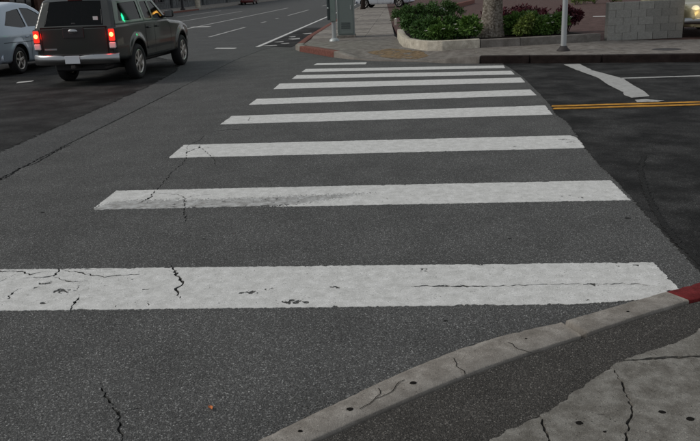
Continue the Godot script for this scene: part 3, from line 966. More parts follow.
	part("lid", lathe([Vector2(0.238, 0.0), Vector2(0.235, 0.006), Vector2(0.0, 0.007)], 28, Transform3D(), false), M.iron, cover)
	# the far side of the main street
	var o := setting("opposite_sidewalk")
	var f6 := line([-20.7, 20, -20.7, -60, -20.7, -160])
	var b6 := line([-20.95, 20, -20.95, -60, -20.95, -160])
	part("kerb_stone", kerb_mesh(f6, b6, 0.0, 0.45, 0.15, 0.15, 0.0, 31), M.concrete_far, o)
	part("kerb_stone", kerb_mesh(f6, b6, 0.45, 0.56, 0.15, 0.15, 0.0, 32), M.kerb_red_faded, o)
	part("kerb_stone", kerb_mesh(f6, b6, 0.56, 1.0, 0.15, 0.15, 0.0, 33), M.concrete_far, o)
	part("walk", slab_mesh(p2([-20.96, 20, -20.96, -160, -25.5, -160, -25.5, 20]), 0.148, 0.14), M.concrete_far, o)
	# the paved lot behind the planter
	var l := setting("parking_lot")
	part("paving", slab_mesh(p2([40, -20.4, 7.3, -20.6, 5.1, -21.2, 5.0, -24.5, -0.2, -27.0, -0.62, -38.0, -1.12, -58.0, -1.5, -74.0, -1.6, -140, 60, -140, 60, -20.4]), 0.145, 0.13), M.lot, l)
	part("lot_line", slab_mesh(p2([7.95, -34.4, 8.6, -34.2, 8.7, -34.75, 8.05, -34.95]), 0.149, 0.003), M.paint_white, l)
	var fk := line([1.2, -42.0, 1.5, -43.7, 2.1, -47.0, 3.0, -52.0, 4.0, -57.0, 5.2, -63.0])
	var bk := line([1.5, -41.9, 1.8, -43.6, 2.4, -46.9, 3.3, -51.9, 4.3, -56.9, 5.5, -62.9])
	part("kerb_stone", kerb_mesh(fk, bk, 0.0, 0.25, 0.4, 0.4, 0.0, 41), M.paint_old, l)
	part("kerb_stone", kerb_mesh(fk, bk, 0.25, 1.0, 0.4, 0.4, 0.0, 42), M.kerb_red_faded, l)

func corner_height(x: float, z: float) -> float:
	# 0.03 at the ramp's foot, 0.15 on the flat
	var foot := Vector2(-0.3, -19.0)
	var p := Vector2(x, z) - foot
	var u := Vector2(0.88, 0.48)
	var a := absf(p.dot(u))
	var b := p.dot(Vector2(0.48, -0.88))
	var t := maxf(smoothstep(0.95, 2.0, a), smoothstep(0.1, 1.7, b))
	return lerpf(0.03, 0.15, t)

# ------------------------------------------------------------------ vehicles
# V: prof (side outline in metres forward of the rear axle and above the road), arches, windows, glazed (outline segments that are glass), half (half width at s, y), paint, glass, cell
func shell(V: Dictionary, root: Node3D) -> void:
	var prof: PackedVector2Array = V.prof
	var c: float = V.cell
	var lo := prof[0]
	var hi := prof[0]
	for p in prof:
		lo = lo.min(p)
		hi = hi.max(p)
	lo -= Vector2.ONE * c
	hi += Vector2.ONE * c
	var nx := int((hi.x - lo.x) / c) + 1
	var nz := int((hi.y - lo.y) / c) + 1
	var F := PackedFloat32Array()
	F.resize((nx + 1) * (nz + 1))
	for j in nz + 1:
		for i in nx + 1:
			var p := lo + Vector2(i, j) * c
			var d := inside_by(p, prof)
			if d > -c:
				for a in V.arches:
					d = minf(d, p.distance_to(Vector2(a[0], a[1])) - a[2])
				for w in V.windows:
					d = minf(d, -inside_by(p, w))
			F[j * (nx + 1) + i] = d
	for sg in [-1.0, 1.0]:
		var st := begin(true)
		add_sheet(st, lo.x, lo.y, nx, nz, c, F, func(s, y): return skin(V, s, y, sg, 0.0), false, Vector3(sg, 0, 0))
		part("side_panel", done(st), V.paint, root)
		for w in V.windows:
			var wl: Vector2 = w[0]
			var wh: Vector2 = w[0]
			for p in w:
				wl = wl.min(p)
				wh = wh.max(p)
			var mx := int((wh.x - wl.x) / c) + 3
			var mz := int((wh.y - wl.y) / c) + 3
			var G := PackedFloat32Array()
			G.resize((mx + 1) * (mz + 1))
			for j in mz + 1:
				for i in mx + 1:
					G[j * (mx + 1) + i] = inside_by(wl + Vector2(i - 1, j - 1) * c, w) + 0.012
			var sw := begin(true)
			add_sheet(sw, wl.x - c, wl.y - c, mx, mz, c, G, func(s, y): return skin(V, s, y, sg, -0.012, true), false, Vector3(sg, 0, 0))
			part("side_window", done(sw), V.glass, root)
	# the skin over the top, the ends and the underside
	var st2 := begin(true)
	var panes := {}
	var n := prof.size()
	for k in n:
		var a := prof[k]
		var b := prof[(k + 1) % n]
		var m := maxi(1, int(a.distance_to(b) / 0.12))
		var glazed: bool = V.glazed.has(k)
		if glazed and not panes.has(k):
			panes[k] = begin(true)
		for q in m:
			var p0 := a.lerp(b, float(q) / m)
			var p1 := a.lerp(b, float(q + 1) / m)
			var nrm := (b - a).orthogonal().normalized()
			if inside_by((a + b) * 0.5 + nrm * 0.02, prof) > 0.0:
				nrm = -nrm
			for u in 10:
				var t0 := -1.0 + u * 0.2
				var t1 := t0 + 0.2
				var pts := []
				for e in [[p0, t0], [p1, t0], [p1, t1], [p0, t1]]:
					var x0: float = V.half.call(e[0].x, e[0].y) - V.round
					var pp: Vector2 = e[0] + nrm * 0.02 * (1.0 - e[1] * e[1])
					pts.append(Vector3(e[1] * x0, pp.y, -pp.x))
				var inpane: bool = glazed and u > 0 and u < 9
				quad_n(panes[k] if inpane else st2, pts[0], pts[1], pts[2], pts[3], Vector3(0, nrm.y, -nrm.x))
	part("top_panel", done(st2), V.paint, root)
	for k in panes:
		part("windscreen" if prof[k].x > 1.0 else "rear_window", done(panes[k]), V.glass, root)
	part("underbody", box(Vector3(0, 0.5, -(lo.x + hi.x) * 0.5), Vector3(2.0 * V.half.call(1.0, 0.6) - 0.62, 0.42, hi.x - lo.x - 0.3), 0.03), M.black_plastic, root)

func skin(V: Dictionary, s: float, y: float, sg: float, out: float, flat := false) -> Vector3:
	var r: float = V.round
	var d := r if flat else clampf(inside_by(Vector2(s, y), V.prof), 0.0, r)
	var x: float = V.half.call(s, y) - r + sqrt(maxf(0.0, r * r - (r - d) * (r - d))) + out
	for a in V.arches:
		var e: float = Vector2(s, y).distance_to(Vector2(a[0], a[1])) - a[2] - 0.03
		x += V.flare * exp(-e * e / 0.004) * clampf(d / r, 0.0, 1.0)
	return Vector3(sg * x, y, -s)

# a thin dark gap between panels, laid along the skin
func seam(V: Dictionary, pts: Array, sg: float, root: Node, called := "panel_gap", width := 0.009, mat: Material = null, out := 0.002) -> void:
	var st := begin()
	for k in pts.size() - 1:
		var a: Vector2 = pts[k]
		var b: Vector2 = pts[k + 1]
		var m := maxi(1, int(a.distance_to(b) / 0.08))
		var o := (b - a).orthogonal().normalized() * width * 0.5
		for q in m:
			var p := a.lerp(b, float(q) / m)
			var e := a.lerp(b, float(q + 1) / m)
			quad_n(st, skin(V, p.x - o.x, p.y - o.y, sg, out), skin(V, p.x + o.x, p.y + o.y, sg, out), skin(V, e.x + o.x, e.y + o.y, sg, out), skin(V, e.x - o.x, e.y - o.y, sg, out), Vector3(sg, 0, 0))
	part(called, done(st), mat if mat else M.seam, root)

func wheel(root: Node, at: Vector3, r: float, w: float, sg: float, spokes: int, rim_mat: Material) -> void:
	var h := holder("wheel", root, at)
	var t := Transform3D(Basis(Vector3.BACK, sg * PI / 2), Vector3.ZERO)   # y of the lathe looks inwards
	var rr := r * 0.66
	var tyre := [Vector2(rr, -w / 2 + 0.015), Vector2(rr + 0.02, -w / 2), Vector2(r - 0.05, -w / 2 - 0.005), Vector2(r - 0.015, -w / 2 + 0.02), Vector2(r, -w / 2 + 0.05), Vector2(r, 0.0), Vector2(r, w / 2 - 0.05), Vector2(r - 0.02, w / 2 - 0.015), Vector2(rr, w / 2)]
	part("tyre", lathe(tyre, 32, t), M.rubber, h)
	var st := begin(true)
	add_lathe(st, [Vector2(rr, -w / 2 + 0.012), Vector2(rr - 0.012, -w / 2 + 0.006), Vector2(rr - 0.025, -w / 2 + 0.03), Vector2(rr - 0.035, w / 2 - 0.04)], 32, t)
	part("rim", done(st), rim_mat, h)
	var st2 := begin()
	for k in spokes:
		var a := TAU * k / spokes
		var tt := t * Transform3D(Basis(Vector3.UP, a), Vector3.ZERO)
		add_box(st2, Vector3(rr * 0.5, -w / 2 + 0.035, 0), Vector3(rr * 0.95, 0.03, rr * 0.3), 0.01, tt)
	add_lathe(st2, [Vector2(0.0, -w / 2 + 0.008), Vector2(rr * 0.22, -w / 2 + 0.012), Vector2(rr * 0.28, -w / 2 + 0.05)], 16, t)
	part("spokes", done(st2), rim_mat, h)
	part("brake_disc", lathe([Vector2(0.0, -w / 2 + 0.09), Vector2(rr - 0.03, -w / 2 + 0.09)], 24, t, false), M.iron, h)

func seats(root: Node, rows: Array, y: float) -> void:
	for s in rows:
		for sg in [-1, 1]:
			var st := begin(true)
			add_box(st, Vector3(sg * 0.36, y + 0.3, -s + 0.0), Vector3(0.46, 0.6, 0.14), 0.05, Transform3D(Basis(Vector3.RIGHT, 0.0), Vector3.ZERO))
			add_box(st, Vector3(sg * 0.36, y + 0.7, -s + 0.02), Vector3(0.24, 0.18, 0.09), 0.04)
			add_box(st, Vector3(sg * 0.36, y, -s - 0.28), Vector3(0.48, 0.14, 0.5), 0.05)
			part("seat", done(st), M.interior, root)

func glow(root: Node, called: String, at: Vector3, colour: Color, energy: float, size: float) -> void:
	var l := OmniLight3D.new()
	l.name = called
	l.light_color = colour
	l.light_energy = energy
	l.light_size = size
	l.omni_range = 30.0
	l.omni_attenuation = 2.0
	l.shadow_enabled = true
	l.position = at
	root.add_child(l, true)

func pickup() -> void:
	var yaw := -0.045
	var root := thing("pickup_truck", "dark charcoal pickup truck with a camper shell and lit red tail lights", "pickup truck", Vector3(-6.56, 0.0, -16.8), yaw)
	var V := {
		prof = p2([-1.08, 0.5, -1.12, 0.66, -1.12, 1.14, -1.09, 1.19, -0.88, 1.66, -0.8, 1.71, 0.3, 1.735, 1.15, 1.725, 1.42, 1.68, 2.06, 1.19, 2.25, 1.15, 3.15, 1.08, 3.6, 0.99, 3.78, 0.86, 3.82, 0.62, 3.74, 0.42, 2.3, 0.4, 0.6, 0.4]),
		arches = [[0.0, 0.4, 0.455], [3.0, 0.4, 0.455]],
		windows = [p2([-0.82, 1.25, -0.62, 1.6, 0.38, 1.62, 0.4, 1.25]), p2([0.62, 1.25, 0.6, 1.6, 0.98, 1.61, 1.06, 1.24]), p2([1.15, 1.23, 1.08, 1.6, 1.34, 1.59, 1.86, 1.21])],
		glazed = [3, 8],
		half = func(s, y): return 0.875 - maxf(0.0, y - 1.16) * 0.26 - maxf(0.0, 0.75 - y) * 0.07 - 0.09 * pow(clampf((s - 2.4) / 1.4, 0.0, 1.0), 2.0) - 0.03 * pow(clampf((-0.5 - s) / 0.62, 0.0, 1.0), 2.0),
		round = 0.06, flare = 0.035, cell = 0.03, paint = M.paint_charcoal, glass = M.glass_tint}
	shell(V, root)
	for sg in [-1.0, 1.0]:
		wheel(root, Vector3(sg * 0.765, 0.375, 0.0), 0.375, 0.24, sg, 6, M.alloy)
		wheel(root, Vector3(sg * 0.765, 0.375, -3.0), 0.375, 0.24, sg, 6, M.alloy)
		seam(V, line([0.56, 0.45, 0.53, 1.2, 0.5, 1.7]), sg, root, "panel_gap", 0.022)
		seam(V, line([1.1, 0.44, 1.1, 1.2, 1.03, 1.66]), sg, root)
		seam(V, line([2.2, 0.46, 2.18, 0.95, 2.0, 1.18]), sg, root)
		seam(V, line([0.56, 0.47, 2.2, 0.47]), sg, root)
		seam(V, line([-1.05, 1.195, 2.0, 1.19]), sg, root, "belt_trim", 0.03, M.black_plastic, 0.004)
		seam(V, line([0.6, 0.62, 2.3, 0.62]), sg, root, "body_trim", 0.05, M.black_plastic, 0.008)
		for s in [0.72, 1.25]:
			part("door_handle", box(Vector3(sg * 0.9, 1.05, -s), Vector3(0.03, 0.035, 0.17), 0.012), M.black_plastic, root)
		# door mirror
		var mir := begin(true)
		add_box(mir, Vector3(sg * 1.0, 1.3, -1.82), Vector3(0.2, 0.17, 0.1), 0.04)
		add_box(mir, Vector3(sg * 0.88, 1.24, -1.82), Vector3(0.12, 0.05, 0.06), 0.015)
		part("door_mirror", done(mir), M.black_plastic, root)
		part("mirror_glass", box(Vector3(sg * 1.0, 1.3, -1.766), Vector3(0.16, 0.13, 0.006), 0.002), M.chrome, root)
		# tail light: red lens over a clear reversing lens
		var tl := holder("tail_light", root, Vector3(sg * 0.795, 0.93, 1.1))
		part("lamp_housing", box(Vector3(0, 0, 0), Vector3(0.15, 0.42, 0.09), 0.02), M.black_plastic, tl)
		part("red_lamp", box(Vector3(0, 0.07, 0.035), Vector3(0.125, 0.24, 0.05), 0.02), M.lamp_red, tl)
		part("lamp_bulb", lathe([Vector2(0.0, 0.012), Vector2(0.03, 0.009), Vector2(0.045, 0.0)], 14, Transform3D(Basis(Vector3.RIGHT, PI / 2), Vector3(0, 0.08, 0.06))), M.lamp_bulb, tl)
		part("reverse_lens", box(Vector3(0, -0.13, 0.035), Vector3(0.135, 0.12, 0.05), 0.02), M.sticker, tl)
		glow(tl, "tail_lamp", Vector3(sg * 0.0, 0.07, 0.16), Color(1.0, 0.12, 0.05), 0.05, 0.06)
		part("headlight", box(Vector3(sg * 0.66, 0.85, -3.72), Vector3(0.24, 0.2, 0.16), 0.04), M.lens_clear, root)
	# tailgate with handle bezel, emblem and lettering
	var gate := part("tailgate", box(Vector3(0, 0.885, 1.128), Vector3(1.36, 0.52, 0.03), 0.012), M.paint_charcoal, root)
	part("handle_bezel", box(Vector3(0, 1.06, 1.148), Vector3(0.44, 0.2, 0.02), 0.015), M.black_plastic, gate)
	var em := Transform3D(Basis(Vector3.RIGHT, PI / 2).scaled(Vector3(1.0, 0.42, 1.0)), Vector3(0, 1.09, 1.16))
	part("emblem", lathe([Vector2(0.0, 0.008), Vector2(0.085, 0.006), Vector2(0.1, 0.0)], 24, em), M.chrome, gate)
	part("lettering", box(Vector3(-0.52, 0.745, 1.145), Vector3(0.26, 0.03, 0.006), 0.002), M.chrome, gate)
	part("tailgate_gap", box(Vector3(0, 1.165, 1.125), Vector3(1.4, 0.03, 0.02), 0.004), M.seam, root)
	part("sticker", box(Vector3(0.46, 1.33, 1.052), Vector3(0.1, 0.07, 0.008), 0.002, Transform3D(Basis(Vector3.RIGHT, -0.0), Vector3.ZERO)), M.sticker, root)
	part("shell_latch", box(Vector3(0, 1.235, 1.085), Vector3(0.09, 0.03, 0.03), 0.008), M.black_plastic, root)
	for sg in [-1.0, 1.0]:
		part("gate_gap", box(Vector3(sg * 0.69, 0.885, 1.118), Vector3(0.012, 0.52, 0.02), 0.003), M.seam, root)
		part("gas_strut", tube([Vector3(sg * 0.6, 1.22, 1.085), Vector3(sg * 0.56, 1.5, 0.96)], [0.008, 0.008], 6), M.black_plastic, root)
	part("brake_lamp", box(Vector3(0, 1.69, 0.87), Vector3(0.3, 0.03, 0.05), 0.008), M.lamp_off, root)
	# step bumper
	var bump := part("rear_bumper", bumper(), M.chrome, root)
	part("step_pad", box(Vector3(0, 0.632, 1.25), Vector3(0.9, 0.018, 0.1), 0.006), M.black_plastic, bump)
	part("licence_plate", box(Vector3(0, 0.545, 1.338), Vector3(0.31, 0.155, 0.012), 0.004), M.plate, bump)
	part("tow_hitch", box(Vector3(0, 0.4, 1.2), Vector3(0.09, 0.07, 0.3), 0.01), M.iron, root)
	part("exhaust_pipe", tube([Vector3(0.55, 0.36, 0.7), Vector3(0.6, 0.36, 1.15)], [0.032, 0.032], 12), M.iron, root)
	var axle := begin(true)
	add_tube(axle, [Vector3(-0.7, 0.375, 0), Vector3(0.7, 0.375, 0)], [0.05, 0.05], 10)
	add_lathe(axle, [Vector2(0, -0.14), Vector2(0.1, -0.12), Vector2(0.14, 0.0), Vector2(0.1, 0.12), Vector2(0, 0.14)], 14, Transform3D(Basis(), Vector3(0.05, 0.375, 0)))
	part("rear_axle", done(axle), M.iron, root)
	seats(root, [0.75, 1.35], 0.75)

func bumper() -> ArrayMesh:
	var st := begin(true)
	for k in 14:
		var x0 := -0.9 + k * 1.8 / 14
		var x1 := x0 + 1.8 / 14
		var r := []
		for x in [x0, x1]:
			var z: float = 1.33 - 0.2 * pow(absf(x) / 0.9, 4.0)
			var dip: float = 0.03 * (1.0 - smoothstep(0.2, 0.3, absf(x)))
			r.append([Vector3(x, 0.64, 1.1), Vector3(x, 0.645 - dip, z - 0.03), Vector3(x, 0.62 - dip, z), Vector3(x, 0.54, z + 0.005 - dip * 0.5), Vector3(x, 0.46, z - 0.01), Vector3(x, 0.44, z - 0.05), Vector3(x, 0.44, 1.1)])
		for i in 6:
			quad_o(st, r[0][i], r[0][i + 1], r[1][i + 1], r[1][i], Vector3((x0 + x1) / 2, 0.54, 1.1))
	return done(st)

# an ordinary car: rear axle at the node's place, nose along -z
func car(root: Node3D, paint: Material, lit: bool, cell := 0.05, tall := 1.0) -> void:
	var V := {
		prof = p2([-0.72, 0.3, -0.84, 0.5, -0.86, 0.72, -0.78, 0.98, -0.42, 1.36, -0.2, 1.45, 0.5, 1.5, 1.1, 1.46, 1.4, 1.36, 2.15, 0.98, 2.35, 0.93, 3.1, 0.83, 3.4, 0.7, 3.47, 0.5, 3.4, 0.26, 2.2, 0.24, 0.5, 0.24]),
		arches = [[0.0, 0.33, 0.39], [2.65, 0.33, 0.39]],
		windows = [p2([-0.38, 1.06, -0.05, 1.32, 0.52, 1.37, 0.55, 1.0, 0.3, 0.99]), p2([0.63, 1.0, 0.6, 1.38, 1.02, 1.36, 1.32, 1.27, 1.86, 0.98])],
		glazed = [3, 8],
		half = func(s, y): return 0.875 - maxf(0.0, y - 0.92) * 0.34 - maxf(0.0, 0.6 - y) * 0.1 - 0.2 * pow(clampf((s - 2.2) / 1.27, 0.0, 1.0), 2.5) - 0.12 * pow(clampf((-0.2 - s) / 0.66, 0.0, 1.0), 2.0),
		round = 0.07, flare = 0.02, cell = cell, paint = paint, glass = M.glass_car}
	var up := func(y): return y if y < 0.5 else 0.5 + (y - 0.5) * tall
	var raise := func(l): 
		var r := PackedVector2Array()
		for q in l:
			r.append(Vector2(q.x, up.call(q.y)))
		return r
	V.prof = raise.call(V.prof)
	V.windows = [raise.call(V.windows[0]), raise.call(V.windows[1])]
	shell(V, root)
	for sg in [-1.0, 1.0]:
		wheel(root, Vector3(sg * 0.765, 0.325, 0.0), 0.325, 0.2, sg, 5, M.alloy)
		wheel(root, Vector3(sg * 0.765, 0.325, -2.65), 0.325, 0.2, sg, 5, M.alloy)
		seam(V, line([0.59, 0.32, 0.59, 0.97]), sg, root)
		seam(V, line([1.62, 0.32, 1.66, 0.7, 1.6, 0.97]), sg, root)
		seam(V, line([0.3, 0.62, 0.2, 0.85, 0.28, 0.98]), sg, root)
		seam(V, line([-0.6, 0.77, 2.0, 0.71]), sg, root, "body_crease", 0.012)
		for s in [0.42, 1.4]:
			part("door_handle", box(Vector3(sg * 0.885, 0.86, -s), Vector3(0.03, 0.03, 0.16), 0.012), paint, root)
		part("tail_light", box(Vector3(sg * 0.62, 0.84, 0.77), Vector3(0.24, 0.16, 0.16), 0.04), M.lamp_red, root)
		part("headlight", lathe([Vector2(0.0, 0.03), Vector2(0.07, 0.02), Vector2(0.1, -0.02), Vector2(0.11, -0.06)], 18, Transform3D(Basis(Vector3.RIGHT, -PI / 2), Vector3(sg * 0.56, 0.7, -3.38))), M.lamp_head if lit else M.lens_clear, root)
		var mir := begin(true)
		add_box(mir, Vector3(sg * 0.97, 1.05, -1.85), Vector3(0.17, 0.13, 0.09), 0.035)
		add_box(mir, Vector3(sg * 0.87, 1.0, -1.85), Vector3(0.1, 0.04, 0.05), 0.01)
		part("door_mirror", done(mir), paint, root)
		if lit:
			glow(root, "head_lamp", Vector3(sg * 0.56, 0.7, -3.55), Color(1.0, 0.85, 0.55), 0.02, 0.08)
	part("grille", box(Vector3(0, 0.56, -3.455), Vector3(0.9, 0.16, 0.03), 0.01), M.black_plastic, root)
	part("front_bumper", car_bumper(-3.44, -1.0), M.chrome if lit else paint, root)
	part("rear_bumper", car_bumper(0.8, 1.0), paint, root)
	part("licence_plate", box(Vector3(0, 0.62, 0.885), Vector3(0.31, 0.15, 0.02), 0.004), M.plate, root)
	seats(root, [0.35, 1.2], 0.5)

func car_bumper(z: float, dir: float) -> ArrayMesh:
	var st := begin(true)
	for k in 12:
		var r := []
		for x in [-0.82 + k * 1.64 / 12, -0.82 + (k + 1) * 1.64 / 12]:
			var zz: float = z + dir * (0.1 - 0.2 * pow(absf(x) / 0.82, 3.0))
			r.append([Vector3(x, 0.5, zz - dir * 0.1), Vector3(x, 0.5, zz - dir * 0.02), Vector3(x, 0.47, zz), Vector3(x, 0.38, zz), Vector3(x, 0.34, zz - dir * 0.03), Vector3(x, 0.34, zz - dir * 0.1)])
		for i in 5:
			quad_o(st, r[0][i], r[0][i + 1], r[1][i + 1], r[1][i], (r[0][0] + r[1][5]) * 0.5)
	return done(st)

func vehicles() -> void:
	pickup()
	car(thing("silver_car", "pale silver blue hatchback in the lane beyond the charcoal pickup truck", "car", Vector3(-10.12, 0.004, -18.7), -0.045), M.paint_silver, false, 0.03, 1.18)
	car(thing("cream_car", "cream yellow car with a chrome bumper nosing out past the block wall", "car", Vector3(8.05, 0.15, -24.6), PI), M.paint_cream, true)
	car(thing("maroon_car", "dark maroon car parked by the kerb across the main street", "car", Vector3(-19.7, 0.004, -104.0), PI + 0.02), M.paint_maroon, false, 0.08)
	car(thing("pale_car", "pale blue white car parked in the lot behind the hedge", "car", Vector3(-0.1, 0.145, -60.5), 1.3), M.paint_pale, false, 0.08)

# ------------------------------------------------------------------ plants
func leaf_mesh(n: int, size: float, spread: float, sd: int) -> ArrayMesh:
	var r := RandomNumberGenerator.new()
	r.seed = sd
	var st := begin()
	for k in n:
		var d := Vector3(r.randf_range(-1, 1), r.randf_range(-0.5, 1), r.randf_range(-1, 1)).normalized()
		var at := d * spread * r.randf_range(0.1, 1.0)
		var u := d.cross(Vector3(r.randf(), r.randf(), r.randf())).normalized()
		var n3 := d.cross(u)
		var l := size * r.randf_range(0.45, 1.5)
		var w := l * 0.26
		var shade := r.randf_range(0.55, 1.5)
		st.set_color(Color(shade, shade * r.randf_range(0.92, 1.05), shade * r.randf_range(0.8, 1.1)))
		var p0 := at
		var p1 := at + d * l * 0.5
		var p2v := at + d * l + n3 * l * 0.15
		tri(st, p0, p1 + u * w + n3 * w * 0.5, p2v)
		tri(st, p0, p2v, p1 - u * w + n3 * w * 0.5)
	return done(st)

func foliage(parent: Node, called: String, mesh: Mesh, mat: Material, pts: Array, scale: float) -> void:
	var mm := MultiMesh.new()
	mm.transform_format = MultiMesh.TRANSFORM_3D
	mm.mesh = mesh
	mm.instance_count = pts.size()
	for k in pts.size():
		var b := Basis(Vector3(rng.randf_range(-1, 1), rng.randf_range(-1, 1), rng.randf_range(-1, 1)).normalized(), rng.randf() * TAU).scaled(Vector3.ONE * scale * rng.randf_range(0.7, 1.3))
		mm.set_instance_transform(k, Transform3D(b, pts[k]))
	var o := MultiMeshInstance3D.new()
	o.name = called
	o.multimesh = mm
	o.material_override = mat
	o.set_meta("kind", "stuff")
	parent.add_child(o, true)

# points in a lumpy crown: lobes round a middle
func crown_points(mid: Vector3, size: Vector3, lobes: int, n: int) -> Array:
	var ls := []
	for k in lobes:
		var a := rng.randf() * TAU
		var q := sqrt(rng.randf())
		ls.append([mid + Vector3(cos(a) * size.x * q * 0.7, rng.randf_range(-0.6, 0.75) * size.y, sin(a) * size.z * q * 0.7), rng.randf_range(0.28, 0.5)])
	var out := []
	for k in n:
		var l: Array = ls[rng.randi() % lobes]
		var d := Vector3(rng.randfn(), rng.randfn(), rng.randfn()).normalized() * pow(rng.randf(), 0.4)
		out.append(l[0] + Vector3(d.x * size.x, d.y * size.y, d.z * size.z) * l[1])
	return out

var clump: ArrayMesh
var clump_big: ArrayMesh

func shrub(at: Vector3, w: float, h: float, mat: Material, label: String, group: String, flowers: int, n := 420) -> void:
	var root := thing("shrub", label, "shrub", at, 0.0, group)
	var st := begin(true)
	for k in 6:
		var a := TAU * k / 6 + rng.randf()
		add_tube(st, [Vector3(cos(a) * 0.03, -0.03, sin(a) * 0.03), Vector3(cos(a) * w * 0.2, h * 0.4, sin(a) * w * 0.2), Vector3(cos(a + 0.4) * w * 0.38, h * 0.8, sin(a + 0.4) * w * 0.38)], [0.014, 0.01, 0.004], 6)
	part("stem", done(st), M.bark_dark, root)
	foliage(root, "foliage", clump, mat, crown_points(Vector3(0, h * 0.55, 0), Vector3(w * 0.55, h * 0.5, w * 0.5), 9, n), 1.0)
	for k in flowers:
		var a := rng.randf_range(-0.2, PI + 0.2)
		var fl := begin()
		for q in 6:
			var b := TAU * q / 6
			var d := Vector3(cos(b), 0.5, sin(b)) * 0.034
			tri(fl, Vector3.ZERO, d + Vector3(-sin(b), 0, cos(b)) * 0.016, d * 1.2 + Vector3(0, 0.006, 0))
			tri(fl, Vector3.ZERO, d * 1.2 + Vector3(0, 0.006, 0), d - Vector3(-sin(b), 0, cos(b)) * 0.016)
		part("flower", done(fl), M.petal, root, Vector3(cos(a) * w * 0.52, h * rng.randf_range(0.4, 1.05), absf(sin(a)) * w * 0.35 + w * 0.28))

func tree(called: String, label: String, at: Vector3, r: float, h: float, crown: Vector3, bark: Material, n: int, group := "") -> void:
	var root := thing(called, label, "tree", at, 0.0, group)
	var pts := []
	var rad := []
	for k in 9:
		var t := k / 8.0
		pts.append(Vector3(sin(t * 3.0) * 0.08, -0.05 + t * h, cos(t * 2.3) * 0.05 - 0.05))
		rad.append(r * (1.0 + 0.5 * pow(1.0 - t, 9.0)) * (1.0 - 0.3 * t))
	var trunk := part("trunk", tube(pts, rad, 14, 0.07), bark, root)
	for k in 7:
		var a := TAU * k / 7 + rng.randf() * 0.5
		var y := h * rng.randf_range(0.72, 0.98)
		var e := Vector3(cos(a) * crown.x * 0.7, h + crown.y * rng.randf_range(0.2, 0.9), sin(a) * crown.z * 0.7)
		part("limb", tube([Vector3(0, y, 0), Vector3(cos(a) * crown.x * 0.25, y + crown.y * 0.25, sin(a) * crown.z * 0.25), e], [r * 0.5, r * 0.3, r * 0.08], 8, 0.06), bark, trunk)
	foliage(root, "crown", clump_big, M.leaf_tree, crown_points(Vector3(0, h + crown.y * 0.6, 0), crown, 26, n), 1.0)

